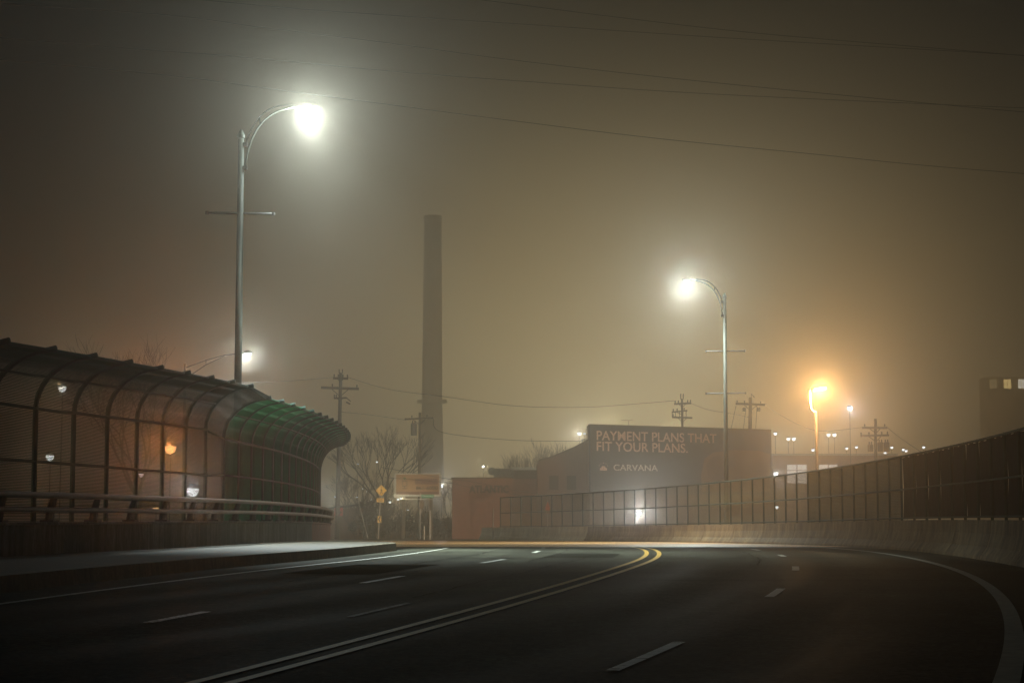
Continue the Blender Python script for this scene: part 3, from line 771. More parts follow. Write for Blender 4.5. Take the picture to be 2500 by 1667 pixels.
# billboard building
A = at(1439, 1038, 176); B = at(1881, 1051, 187)
bb = thing('billboard_building', Vector((A.x, A.y, -1.1)), 'broad dark building wall covered by a navy advertisement reading PAYMENT PLANS THAT FIT YOUR PLANS', 'building')
Zt = A.z
def slab_prism(name, m, z0, z1, front, back, e=0.0):
    b = MB(); q = [(A.x - e, A.y + front), (B.x + e, B.y + front), (B.x + e, B.y + back), (A.x - e, A.y + back)]
    b.v = [(x, y, z0) for x, y in q] + [(x, y, z1) for x, y in q]
    b.f = [(3, 2, 1, 0), (4, 5, 6, 7)] + [(k, (k + 1) % 4, 4 + (k + 1) % 4, 4 + k) for k in range(4)]
    return b.build(name, m, bb, origin=(A.x, A.y, z0))
slab_prism('wall', M['brick_dark'], -1.15, Zt - .02, .14, 5.0)
dAB = Vector((B.x - A.x, B.y - A.y, 0)); LAB = dAB.length; dn = dAB.normalized(); nn = Vector((dn.y, -dn.x, 0))
def on_wall(px, py):
    """point of the billboard plane seen at a photo pixel"""
    u = (px - CX) / F; v = (CY - py) / F; dy = cp - v * sp
    kx = u / dy
    # A + s*dn has x = kx*y
    s = (kx * A.y - A.x) / (dn.x - kx * dn.y); y = A.y + s * dn.y
    return s, H + (sp + v * cp) / dy * y
pz0 = on_wall(1500, 1205)[1]
mb = MB(); c = A + dn * LAB / 2; c.z = (pz0 + Zt) / 2; mb.box((c.x - nn.x * -.02, c.y - .0, c.z), (LAB, .2, Zt - pz0), math.atan2(dn.y, dn.x))
ad = mb.build('advert_panel', M['navy'], bb, origin=c)
def wp(s, z, e=.11): q = A + dn * s + nn * e; return Vector((q.x, q.y, z))
def on_text(txt, px0, py0, px1, py1, m, bold):
    s0, z0 = on_wall(px0, py1); s1, z1 = on_wall(px1, py0)
    _, z0b = on_wall((px0 + px1) / 2, py1); _, z1b = on_wall((px0 + px1) / 2, py0)
    text_mesh(txt, 'lettering', m, ad, wp(s0, z0b, .105), dn, z1b - z0b, s1 - s0, bold, .03, 1.02)
on_text('PAYMENT PLANS THAT', 1455, 1055, 1747, 1078, M['pink'], .013)
on_text('FIT YOUR PLANS.', 1455, 1080, 1677, 1103, M['pink'], .013)
on_text('CARVANA', 1496, 1134, 1604, 1149, M['pale'], .012)
# small emblem: a car under an arch of dots
s0, z0 = on_wall(1463, 1148); s1, z1 = on_wall(1480, 1132); W_ = s1 - s0; H_ = z1 - z0
b = MB()
def flat(pts):
    i = len(b.v); m_ = len(pts)
    b.v += [tuple(wp(s, z, .13)) for s, z in pts] + [tuple(wp(s, z, .10)) for s, z in pts]
    b.f.append(tuple(range(i, i + m_)))
    for k in range(m_): b.f.append((i + k, i + (k + 1) % m_, i + m_ + (k + 1) % m_, i + m_ + k))
flat([(s0, z0), (s1, z0), (s1, z0 + H_ * .34), (s0 + W_ * .85, z0 + H_ * .38), (s0 + W_ * .7, z0 + H_ * .66), (s0 + W_ * .3, z0 + H_ * .66), (s0 + W_ * .15, z0 + H_ * .38), (s0, z0 + H_ * .34)])
for k in range(5):
    a_ = PI * (k + .5) / 5; cxs, czs = s0 + W_ / 2 + math.cos(a_) * W_ * .62, z0 + H_ * .55 + math.sin(a_) * H_ * .55
    flat([(cxs + math.cos(t_ * PI / 3) * .05, czs + math.sin(t_ * PI / 3) * .05) for t_ in range(6)])
b.build('emblem', M['pink'], ad, origin=wp(s0, z0))
# the printed picture at the right: a seated figure reduced to tan and brown shapes
def blob(name, pix, m, e):
    global b
    b = MB(); pts = [on_wall(x, y) for x, y in pix]
    i = 0; m_ = len(pts); b.v = [tuple(wp(s, z, e)) for s, z in pts] + [tuple(wp(s, z, .09)) for s, z in pts]
    b.f.append(tuple(range(m_)))
    for k in range(m_): b.f.append((k, (k + 1) % m_, m_ + (k + 1) % m_, m_ + k))
    o = b.build(name, m, ad, origin=wp(*pts[0]))
blob('printed_picture', [(1712, 1200), (1710, 1160), (1718, 1120), (1740, 1104), (1790, 1098), (1850, 1100), (1878, 1108), (1879, 1200)], M['photo_a'], .112)
blob('printed_picture', [(1722, 1135), (1735, 1116), (1758, 1112), (1775, 1128), (1772, 1160), (1752, 1180), (1728, 1165)], M['photo_b'], .118)
slab_prism('roof_edge', M['roof'], Zt + .004, Zt + .12, -.16, 5.1, .06)
# ladder frame on the flank and lower annex
b = MB()
for x0, x1, y0, y1 in ((1431, 1437, 1047, 1074),):
    q0, q1 = at(x0, y1, 176.5), at(x1, y0, 176.5)
    for x in (q0.x, q1.x): b.box((x, 176.5, (q0.z + q1.z) / 2), (.05, .05, q1.z - q0.z))
    for k in range(3): b.box(((q0.x + q1.x) / 2, 176.5, q0.z + (q1.z - q0.z) * k / 2), (q1.x - q0.x, .05, .05))
b.build('ladder', M['metal_dark'], bb, origin=at(1433, 1060, 176.5))
b = MB(); q0, q1 = at(1420, 1095, 177), at(1440, 1073, 177)
b.box(((q0.x + q1.x) / 2, 177, q1.z), (q1.x - q0.x, .8, .06)); b.box((q0.x + .05, 177, (q0.z + q1.z) / 2), (.06, .06, q1.z - q0.z)); b.build('catwalk', M['metal_dark'], bb, origin=q1)
c0 = at(1881, 1143, 187.2); c1 = at(1887, 1143, 187.2)
facade('side_wing', M['brick_dark'], bb, (c0.x, 187.3), (c1.x, 187.3), -1.15, c0.z, 3.0)
# roof antenna
q = at(1535, 1042, 180)
t = thing('roof_antenna', q, 'thin T shaped antenna on the roof edge of the billboard building', 'antenna')
b = MB(); b.tube([q + Vector((0, 0, -.1)), at(1535, 1026, 180)], .02, 6); b.build('mast', M['metal_dark'], t, origin=q)
b = MB(); b.tube([at(1516, 1025, 180), at(1535, 1026, 180), at(1546, 1024, 180)], .018, 6); b.build('boom', M['metal_dark'], t, origin=q)

# glowing shop building on the right
YR = 212
a = at(1886, 1112, YR); c = at(2190, 1112, YR)
lb = thing('lit_building', Vector((a.x, YR, -1.1)), 'tan flat roofed building with large bright windows behind the screen fence', 'building')
facade('wall', M['stucco'], lb, (a.x, YR), (c.x, YR), -1.15, a.z, 15)
facade('cornice', M['trim'], lb, (a.x - .1, YR - .12), (c.x + .1, YR - .12), a.z, a.z + .22, 15.2)
WIN = emit('lit_window', (1.0, .93, .82), 1.0)
for x0, x1, dk in ((1921, 1970, 1), (1999, 2045, 1), (2076, 2105, 0), (2118, 2150, 0)):
    q0, q1 = at(x0, 1180, YR), at(x1, 1133, YR); cx_ = (q0.x + q1.x) / 2; cz = (q0.z + q1.z) / 2
    b = MB(); b.box((cx_, YR - .03, cz), (q1.x - q0.x, .04, q1.z - q0.z)); w_ = b.build('window', WIN, lb, origin=(cx_, YR, cz))
    b = MB()
    for s_ in (-.5, .0, .5): b.box((cx_ + s_ * (q1.x - q0.x), YR - .08, cz), (.09, .06, q1.z - q0.z + .1))
    for s_ in (-.5, .18, .5): b.box((cx_, YR - .085, cz + s_ * (q1.z - q0.z)), (q1.x - q0.x, .05, .08))
    b.build('frame', M['stucco'], w_, origin=(cx_, YR, cz))

# far apartment tower with three lit windows
YT = 570
a = at(2408, 920, YT); c = at(2680, 920, YT)
tw = thing('apartment_tower', Vector((a.x, YT, -1.1)), 'dark tall building lost in fog with a row of three lit windows', 'building')
facade('wall', M['tower'], tw, (a.x, YT), (c.x, YT), -1.15, a.z, 9)
LW = [emit('tower_window_dim', (1, .78, .40), .45), emit('tower_window_amber', (1, .72, .28), 2.6), emit('tower_window_pale', (1, .93, .75), 2.6)]
for (x0, x1), m_ in zip(((2416, 2433), (2451, 2468), (2486, 2503)), LW):
    q0, q1 = at(x0, 948, YT), at(x1, 926, YT); cx_ = (q0.x + q1.x) / 2; cz = (q0.z + q1.z) / 2
    b = MB(); b.box((cx_, YT - .03, cz), (q1.x - q0.x, .04, q1.z - q0.z)); w_ = b.build('window', m_, tw, origin=(cx_, YT, cz))
    b = MB(); b.box((cx_, YT - .07, cz - .2), (.08, .05, q1.z - q0.z - .4)); b.box((cx_, YT - .07, cz + .12), (q1.x - q0.x, .05, .07)); b.build('frame', M['tower'], w_, origin=(cx_, YT, cz))

# small hut with red sign by the junction
YH = 190
a = at(806, 1243, YH); c = at(876, 1228, YH)
ht = thing('brick_hut', Vector((a.x, YH, -1.1)), 'small tan hut with a square red sign, just past the end of the parapet', 'hut')
facade('wall', M['hut'], ht, (a.x, YH), (c.x, YH), -1.15, at(850, 1240, YH).z, 6)
b = MB(); q0, q1 = at(803, 1240, YH), at(878, 1230, YH)
d = q1 - q0; b.box((q0 + q1) / 2 + Vector((0, 3, 0)), (d.length, 6.4, .12), 0, Matrix.Rotation(-math.atan2(d.z, d.x), 3, 'Y')); b.build('roof', M['roof'], ht, origin=q0)
q0, q1 = at(817, 1259, YH - .1), at(837, 1239, YH - .1)
b = MB(); b.box(((q0.x + q1.x) / 2, YH - .06, (q0.z + q1.z) / 2), (q1.x - q0.x, .08, q1.z - q0.z)); s_ = b.build('wall_sign', M['sign_red'], ht, origin=q0)
b = MB()
for dx, dz, w, h in ((0, .04, .34, .06), (0, -.16, .34, .06), (-.14, -.06, .06, .2), (.14, -.06, .06, .2), (0, -.06, .1, .1)): b.box(((q0.x + q1.x) / 2 + dx, YH - .11, (q0.z + q1.z) / 2 + dz), (w, .02, h))
b.build('symbol', M['ink'], s_, origin=q0)

# =========================================================================== SIGNS
YG = 176
def post_sign_post(t, px0, py0, px1, py1, Y, r, m='sign_back'):
    b = MB(); p = at(px0, py0, Y); q = at(px1, py1, Y); q.z = zf(Y) - .06; b.tube([q, p], r, 6); return b.build('post', M[m], t, origin=q)
# crossing sign
t = thing('crossing_sign', at(925, 1314, YG), 'yellow diamond pedestrian crossing sign on a grey post, with small plates below it', 'road sign')
post_sign_post(t, 931, 1180, 923, 1314, YG, .06)
c = at(931, 1197, YG); s_ = (at(945, 1197, YG).x - c.x)
b = MB(); b.box(c + Vector((0, -.08, 0)), (s_ * 1.38, .04, s_ * 1.38), 0, Matrix.Rotation(PI / 4, 3, 'Y')); dm = b.build('diamond_plate', M['sign_yellow'], t, origin=c)
b = MB(); k = s_ / .55
def limb(p, q, w): b.tube([c + Vector((p[0] * k, -.115, p[1] * k)), c + Vector((q[0] * k, -.115, q[1] * k))], w * k, 6)
limb((0, .16), (.01, -.05), .045); limb((.01, -.05), (-.11, -.3), .03); limb((.01, -.05), (.13, -.3), .03); limb((0, .13), (-.13, -.02), .025); limb((0, .13), (.13, .0), .025); limb((0, .24), (0, .29), .05)
b.build('walking_figure', M['ink'], dm, origin=c)
q = at(928.5, 1220.5, YG); b = MB(); b.box(q + Vector((0, -.08, 0)), (at(938, 1220, YG).x - at(920, 1220, YG).x, .04, .36)); pl = b.build('small_plate', M['sign_yellow'], t, origin=q)
b = MB(); b.box(q + Vector((0, -.11, .05)), (.5, .02, .05)); b.box(q + Vector((0, -.11, -.07)), (.4, .02, .05)); b.build('plate_legend', M['ink'], pl, origin=q)
q = at(926.5, 1267, YG); b = MB(); b.box(q + Vector((0, -.08, 0)), (.34, .04, .62)); pl = b.build('chevron_plate', M['sign_yellow'], t, origin=q)
b = MB()
for sg in (1, -1): b.box(q + Vector((0, -.11, sg * .12)), (.09, .02, .36), 0, Matrix.Rotation(sg * math.radians(32), 3, 'Y'))
b.build('chevron', M['ink'], pl, origin=q)

# stop sign seen edge-on from behind with street name plate
YQ = 172
t = thing('stop_sign', at(1026, 1312, YQ), 'stop sign turned nearly edge on, with a green street name plate above it', 'road sign')
post_sign_post(t, 1026, 1203, 1026, 1312, YQ, .045)
c = at(1028, 1231, YQ); R_ = at(1028, 1220, YQ).z - c.z
b = MB(); n8 = 8; rot = Matrix.Rotation(math.radians(62), 3, 'Z')
R_ *= 1.05
fr = [c + rot @ Vector((math.cos(PI / 8 + k * PI / 4) * R_, -.07, math.sin(PI / 8 + k * PI / 4) * R_)) for k in range(8)]
bk = [p + rot @ Vector((0, .03, 0)) for p in fr]
b.v = [tuple(p) for p in fr + bk]; b.f = [tuple(range(8)), tuple(reversed(range(8, 16)))] + [(k, (k + 1) % 8, 8 + (k + 1) % 8, 8 + k) for k in range(8)]
b.build('octagon_plate', M['sign_back'], t, origin=c)
q = at(1044, 1211, YQ); b = MB(); b.box(q + Vector((0, -.04, 0)), (at(1060, 1211, YQ).x - at(1030, 1211, YQ).x, .03, .30)); sp_ = b.build('street_name_plate', M['sign_green'], t, origin=q)
text_mesh('Mehring', 'lettering', M['pale'], sp_, Vector((at(1032, 1211, YQ).x, YQ - .055, q.z - .08)), (1, 0, 0), .17, at(1057, 1211, YQ).x - at(1032, 1211, YQ).x, .0, .01)

# billboard on posts
YP = 182
t = thing('small_billboard', at(1020, 1312, YP), 'tan billboard with white frame and a phone number, in front of the smokestack foot', 'billboard')
q0, q1 = at(961, 1212, YP), at(1077, 1155, YP); cx_ = (q0.x + q1.x) / 2; cz = (q0.z + q1.z) / 2; W_ = q1.x - q0.x; H_ = q1.z - q0.z
b = MB(); b.box((cx_, YP + .1, cz), (W_, .24, H_)); fr_ = b.build('frame', M['trim'], t, origin=(cx_, YP, cz))
b = MB(); b.box((cx_ + .02, YP - .04, cz + .05), (W_ * .90, .06, H_ * .86)); fc = b.build('sign_face', M['sign_tan'], t, origin=(cx_, YP, cz))
b = MB(); b.box((cx_ + W_ * .19, YP - .075, cz + H_ * .15), (W_ * .48, .02, H_ * .24)); b.build('title_block', M['sign_plum'], fc, origin=(cx_, YP, cz))
b = MB(); b.box((cx_ + .02, YP - .075, cz - H_ * .34), (W_ * .89, .02, H_ * .11)); b.build('footer_band', M['sign_plum'], fc, origin=(cx_, YP, cz))
text_mesh('Reef Home', 'lettering', M['ink'], fc, Vector((cx_ - W_ * .03, YP - .09, cz + H_ * .07)), (1, 0, 0), H_ * .16, W_ * .44, .0, .02) if False else None
text_mesh('Rent/Lease', 'lettering', M['sign_tan'], fc, Vector((cx_ - W_ * .03, YP - .09, cz + H_ * .08)), (1, 0, 0), H_ * .15, W_ * .42, .0, .02) if False else None
text_mesh('861-6000', 'lettering', M['ink'], fc, Vector((cx_ - W_ * .03, YP - .072, cz - H_ * .20)), (1, 0, 0), H_ * .15, W_ * .46, .012, .02)
b = MB()                                              # bottle-shaped emblem with leafy top
ex, ez = cx_ - W_ * .27, cz
b.tube([(ex, YP - .08, ez - H_ * .14), (ex, YP - .08, ez - H_ * .06)], .04, 6); b.box((ex, YP - .08, ez - H_ * .15), (.5, .03, .06)); b.box((ex, YP - .08, ez + H_ * .18), (.5, .03, .07)); b.box((ex - .22, YP - .08, ez + .1), (.05, .03, H_ * .2)); b.box((ex + .22, YP - .08, ez + .1), (.05, .03, H_ * .2)); b.box((ex, YP - .08, ez - H_ * .05), (.44, .03, .05))
b.build('emblem', M['ink'], fc, origin=(ex, YP, ez))
b = MB(); b.lathe([(.02, -.02), (.14, .06), (.1, .16), (.02, .22)], (ex, YP - .1, ez + H_ * .24), 8); b.build('leaf_mark', M['sign_green'], fc, origin=(ex, YP, ez))
for px in (985, 1052):
    b = MB(); x = at(px, 1220, YP).x; b.box((x, YP + .3, (q0.z - 1.1) / 2 + .05), (.3, .22, q0.z + 1.2)); b.build('support_post', M['wood'], t, origin=(x, YP, -1.1))
# catwalk lamps below the board
b = MB(); zc = at(1000, 1218, YP).z
b.box((cx_ + .1, YP - .5, zc), (W_ * .95, .5, .06)); b.build('catwalk', M['sign_back'], t, origin=(cx_, YP, zc))
for px, py, Y in ((952, 1225, 184), (972, 1218, 181.3), (979, 1216, 181.3)):
    yard_lamp(px, py, Y, .10, DOTS, {952: 'small white lamp left of the tan billboard'.replace('left of', 'beside the lower edge of'), 972: 'first of two tiny lamps under the tan billboard frame', 979: 'second tiny lamp under the tan billboard, nearer the stop sign'}[px], 110, off=(.2, -1.2, .1))

# object marker and delineators along the barrier
t = thing('object_marker', at(1337, 1287, 140), 'narrow orange marker sign on a thin post, standing above the barriers before the dark fence', 'road sign')
post_sign_post(t, 1337, 1222, 1337, 1290, 134, .03)
c = at(1337, 1240, 134); b = MB(); b.box(c + Vector((0, -.05, 0)), (.2, .03, .62), 0, None); 
b = MB(); hh = at(1337, 1224, 134).z - c.z; ww = .17
pts = [(0, hh), (ww * .7, hh * .45), (ww, 0), (ww * .8, -hh * .35), (-ww * .8, -hh * .35), (-ww, 0), (-ww * .7, hh * .45)]
b.v = [tuple(c + Vector((x, -.06, z))) for x, z in pts] + [tuple(c + Vector((x, -.03, z))) for x, z in pts]; m_ = len(pts)
b.f = [tuple(range(m_)), tuple(reversed(range(m_, 2 * m_)))] + [(k, (k + 1) % m_, m_ + (k + 1) % m_, m_ + k) for k in range(m_)]
b.build('marker_plate', M['sign_orange'], t, origin=c)
b = MB(); b.box(c + Vector((0, -.045, -hh * .62)), (.28, .03, hh * .45)); b.build('lower_plate', M['sign_tan'], t, origin=c)
for px, py0, Y, lab in ((1204, 1241, 143, 'slim pale marker post behind the first barrier joint'), (1050, 1248, 171, 'thin grey post right beside the stop sign'.replace('right beside', 'standing beside')), (1036, 1285, 170, 'short thin stake between the stop sign and a grey post')):
    p = at(px, py0, Y); b = MB(); base = Vector((p.x, Y, zf(Y) - .06)); b.tube([base, p], .05, 8); b.lathe([(.055, 0), (.055, .04), (.02, .07)], p, 8)
    o = b.build('marker_post', M['sign_back'], origin=base); tag(o, lab, 'post')

# =========================================================================== UTILITY POLES
def insul(b, p, s=1.0): b.lathe([(.04 * s, 0), (.07 * s, .05 * s), (.04 * s, .1 * s), (.08 * s, .15 * s), (.05 * s, .24 * s), (.02 * s, .28 * s)], p, 8)
def utility_pole(Y, bx, tx, ty, label, arms, extra=None, r=.17):
    base = Vector((at(bx, 1250, Y).x, Y, zf(Y) - .06)); top = at(tx, ty, Y)
    t = thing('utility_pole', base, label, 'utility pole', 'wooden utility poles')
    b = MB(); b.tube([base, (base + top) / 2, top], [r, r * .85, r * .68], 10); b.build('shaft', M['wood'], t, origin=base, smooth=True)
    for x0, x1, y, th, ins in arms:
        p, q = at(x0, y[0], Y - .25), at(x1, y[1], Y - .25); d = q - p
        b = MB(); b.box((p + q) / 2, (d.length, .13, th), 0, Matrix.Rotation(-math.atan2(d.z, d.x), 3, 'Y')); ar = b.build('crossarm', M['wood'], t, origin=(p + q) / 2)
        for u in ins:
            b = MB(); insul(b, p + d * u + Vector((0, 0, th / 2 - .01))); b.build('insulator', M['transformer'], ar, origin=p + d * u)
        c = base + (top - base) * (((p.z + q.z) / 2 - base.z) / (top.z - base.z)); b = MB()
        for sg in (-1, 1):
            e = (p + q) / 2 + d * (.25 * sg); b.tube([e, c + Vector((0, -.25, -d.length * .22))], .03, 5)
        b.build('brace', M['metal_dark'], t, origin=c)
    return t, base, top
def can(t, Y, x0, x1, y0, y1, rad=None):
    p0, p1 = at(x0, y1, Y), at(x1, y0, Y); c = Vector(((p0.x + p1.x) / 2, Y - .1, p0.z)); R_ = rad or (p1.x - p0.x) / 2; h = p1.z - p0.z
    b = MB(); b.lathe([(R_ * .9, 0), (R_, .06), (R_, h * .8), (R_ * 1.05, h * .82), (R_ * .85, h * .9), (R_ * .2, h * .93)], c, 14); insul(b, c + Vector((R_ * .4, 0, h * .9))); insul(b, c + Vector((-R_ * .4, 0, h * .9)))
    return b.build('transformer', M['transformer'], t, origin=c, smooth=False)

tA, *_ = utility_pole(168, 823, 832, 910, 'tall pale utility pole with three crossarms, beyond the end of the caged fence', [(813, 850, (923, 924), .2, (.08, .35, .65, .95)), (784, 876, (946, 949), .22, (.3, .95)), (815, 846, (972, 971), .14, (.05, .2))], r=.22)
b = MB(); b.tube([at(846, 971, 167.7), at(852, 976, 167.7), at(856, 980, 167.7)], .05, 6); b.tube([at(845, 981, 167.7), at(855, 986, 167.7)], .08, 6); b.build('cutout_switch', M['transformer'], tA, origin=at(846, 975, 167.7))
b = MB()
for x in (828, 836): b.tube([at(x, 911, 168), at(x, 901, 168)], .04, 6)
b.build('top_pins', M['metal_dark'], tA, origin=at(832, 910, 168))
tB, *_ = utility_pole(184, 1023, 1025, 1007, 'utility pole with a grey transformer can, standing before the smokestack', [(988, 1058, (1023, 1020), .16, (.25, .78))], r=.17)
can(tB, 184, 1003, 1018, 1030, 1063)
tC, *_ = utility_pole(193, 1668, 1665, 973, 'dark utility pole with stacked short crossarms above the billboard wall', [(1646, 1687, (986, 984), .18, (.06, .25, .8, .97)), (1640, 1678, (1006, 1002), .14, (.1, .35, .8)), (1641, 1690, (1018, 1020), .17, (.05,))], r=.17)
b = MB()
for x in (1662, 1668): b.tube([at(x, 974, 193), at(x, 963, 193)], .05, 6); insul(b, at(x, 966, 193), .8)
for x in (1641, 1649, 1659, 1675): b.tube([at(x, 1004, 192.6), at(x, 1018, 192.6)], .035, 6)
b.build('switch_rods', M['metal_dark'], tC, origin=at(1660, 1004, 192.6))
tD, *_ = utility_pole(205, 1828, 1832, 970, 'stout utility pole with one wide crossarm and sagging cables, tinted amber by the floodlight', [(1796, 1868, (985, 988), .22, (.05, .3, .85))], r=.26)
b = MB(); b.tube([at(1834, 972, 205), at(1834, 961, 205), at(1842, 970, 205)], .05, 6); b.build('top_bracket', M['metal_dark'], tD, origin=at(1834, 970, 205))
b = MB(); 
for x0, x1 in ((1797, 1785), (1822, 1815), (1848, 1845)): b.tube([at(x0, 990, 204.6), at(x1, 1046, 204.6)], .025, 5)
b.build('drop_cables', M['wire'], tD, origin=at(1810, 1000, 204.6))
b = MB()
for x in (1815, 1818, 1850, 1854): insul(b, at(x, 1004, 204.6), 1.6)
b.build('cutout_switch', M['transformer'], tD, origin=at(1818, 1000, 204.6))
tE, *_ = utility_pole(178, 2140, 2137, 1022, 'amber tinted utility pole carrying a bank of transformers above the screen fence', [(2105, 2166, (1044, 1044), .2, (.1, .9)), (2101, 2170, (1064, 1062), .18, (.02, .3, .75, .95))], r=.18)
for x0, x1 in ((2142, 2156), (2157, 2171), (2118, 2131)): can(tE, 178, x0, x1, 1077 if x0 > 2130 else 1083, 1102)

# =========================================================================== WIRES
def wire(pts, Y0, Y1, r, label, group='overhead wires'):
    n = len(pts); P = [at(x, y, Y0 + (Y1 - Y0) * (x - pts[0][0]) / (pts[-1][0] - pts[0][0])) for x, y in pts]
    # smooth through the points
    out = []
    for k in range(n - 1):
        a, b_ = P[k], P[k + 1]; m0 = (P[min(k + 1, n - 1)] - P[max(k - 1, 0)]) / 2; m1 = (P[min(k + 2, n - 1)] - P[k]) / 2
        for j in range(8):
            u = j / 8; h00 = 2 * u ** 3 - 3 * u * u + 1; h10 = u ** 3 - 2 * u * u + u; h01 = -2 * u ** 3 + 3 * u * u; h11 = u ** 3 - u * u
            out.append(a * h00 + m0 * h10 + b_ * h01 + m1 * h11)
    out.append(P[-1]); b = MB(); b.tube(out, r, 5); o = b.build('overhead_wire', M['wire'], origin=out[0]); tag(o, label, 'wire', group)
# long lines crossing the whole sky (they pass on out of the frame at both sides)
wire([(-400, 110), (150, 160), (440, 188), (640, 215), (950, 256), (1250, 295), (1600, 338), (2000, 378), (2300, 408), (2900, 455)], 95, 130, .018, 'lowest long wire crossing the sky, passing just beside the bright lamp glow')
wire([(-400, 60), (330, 120), (560, 137), (950, 174), (1250, 197), (1700, 228), (2300, 256), (2900, 280)], 100, 135, .017, 'second long wire from the bottom of the sky, just above the bright lamp')
wire([(-300, -10), (380, 35), (640, 68), (950, 106), (1250, 147), (1700, 198), (2300, 256), (2900, 310)], 105, 120, .017, 'steeper long wire crossing another one at the dark side of the sky')
wire([(-200, -80), (300, -20), (680, 18), (950, 38), (1250, 58), (1600, 82), (1850, 98), (2400, 130), (2900, 160)], 105, 135, .018, 'faint high wire near the top of the sky')
wire([(700, -60), (1250, 10), (1500, 42), (1850, 82), (2300, 120), (2900, 170)], 105, 130, .018, 'topmost faint wire slanting down across the dark corner of the sky')
# distribution lines between the poles
def dline(pts, Y0, Y1, label): wire(pts, Y0, Y1, .022, label, 'cables between the utility poles')
dline([(560, 935), (700, 930), (813, 921)], 120, 168, 'thin cable from behind the bright pole to the pale utility pole')
dline([(850, 921), (950, 950), (1085, 968), (1250, 990), (1420, 994), (1560, 985), (1646, 978)], 168, 193, 'sagging cable between the pale pole and the stacked crossarm pole')
dline([(828, 1005), (900, 1012), (990, 1025)], 168, 184, 'short low cable between pale pole and transformer pole')
dline([(1058, 1022), (1080, 1055), (1250, 1074), (1431, 1076)], 184, 177, 'cable from the transformer pole to the billboard wall ladder')
dline([(1687, 984), (1730, 1000), (1800, 1012), (1835, 1020)], 193, 205, 'cable between the two poles above the billboard wall')
dline([(930, 1140), (1085, 1167), (1150, 1175), (1250, 1195), (1318, 1205)], 178, 181, 'black cable drooping across the front of the lettered brick building')
dline([(940, 1165), (1085, 1177), (1140, 1187), (1310, 1215)], 178, 182, 'lower black cable running to the dark brick building')
dline([(1868, 985), (1900, 1010), (1990, 1050), (2105, 1043)], 205, 178, 'faint cable between the two amber tinted poles')
dline([(2166, 1043), (2200, 1070), (2260, 1110), (2330, 1150)], 178, 150, 'faint cable sloping down from the transformer bank')
# guy wire with pale guard near the hut
b = MB(); p, q = at(862, 1213, 176), at(899, 1310, 172); q.z = zf(172) - .05
b.tube([p, at(876, 1228, 175.4)], .035, 6); b.tube([at(876, 1228, 175.4), q], .045, 6)
tag(b.build('guy_wire', M['sign_back'], origin=p), 'slanting pale guy wire between the hut and the crossing sign', 'guy wire')

# =========================================================================== TREES
def grow(b, p, d, L_, r, depth, spread, up, seedf):
    if depth == 0: return
    r = max(r, .011)
    n = 3; pts = [p]; dd = d.copy()
    for k in range(n):
        dd = (dd + Vector((random.uniform(-1, 1), random.uniform(-1, 1), random.uniform(-.6, .9))) * .13).normalized()
        pts.append(pts[-1] + dd * L_ / n)
    b.tube(pts, [r, r * .86, r * .74, r * .62], 5 if r > .03 else 3, caps=False)
    kids = 2 if depth > 5 else random.choice((2, 3, 3))
    for k in range(kids):
        a = random.uniform(0, 2 * PI); s = random.uniform(.45, 1.0) * spread
        side = Vector((math.cos(a), math.sin(a), 0)); nd = (dd + side * s + Vector((0, 0, up))).normalized()
        grow(b, pts[-1] if k < 2 else pts[2], nd, L_ * random.uniform(.68, .9), r * random.uniform(.58, .72), depth - 1, spread, up, seedf)
def bare_tree(px, Y, h, label, depth=7, spread=.62, seed=1, r=.16, up=.12, trunk=.2):
    random.seed(seed); base = Vector((at(px, 1280, Y).x, Y, zf(Y) - .08))
    t = thing('bare_tree', base, label, 'tree', 'leafless winter trees')
    b = MB(); b.tube([base, base + Vector((.05, 0, h * trunk * .5)), base + Vector((.1, .05, h * trunk))], [r * 1.25, r, r * .9], 8); b.build('trunk', M['bark'], t, origin=base, smooth=True)
    b = MB(); tp = base + Vector((.1, .05, h * trunk))
    for k in range(5):
        a = 2 * PI * k / 5 + random.uniform(-.5, .5)
        grow(b, tp, Vector((math.cos(a) * spread * .8, math.sin(a) * spread * .8, 1)).normalized(), h * .24, r * .6, depth, spread, up, seed)
    b.build('crown', M['bark'], t, origin=tp, recalc=False)
    return t
bare_tree(935, 196, 10.2, 'large leafless tree spreading between the pale utility pole and the smokestack', 7, .6, 11, .20, .14, .24)
bare_tree(872, 204, 7.2, 'bushy leafless tree beside the pale utility pole, behind the hut', 7, .75, 5, .13, .1, .12)
bare_tree(1180, 208, 5.6, 'small leafless tree peeping over the lettered brick building', 6, .6, 8, .10, .18, .3)
for i, (px, h) in enumerate(((1262, 8.6), (1310, 9.4), (1355, 9.8), (1400, 9.0))):
    bare_tree(px, 222 + i * 3, h, ['faint leafless tree over the square brick block', 'faint leafless tree above the low end of the sloping roof', 'faint leafless tree above the middle of the sloping roof', 'faint leafless tree next to the ladder of the billboard wall'][i], 6, .5, 20 + i, .12, .2, .25)
bare_tree(330, 175, 15.5, 'big faint leafless tree showing over the caged fence behind the truss lamp', 7, .7, 31, .26, .1, .25)
bare_tree(1098, 218, 6.5, 'thin leafless tree lit from behind beside the smokestack foot', 6, .5, 41, .09, .18, .12)

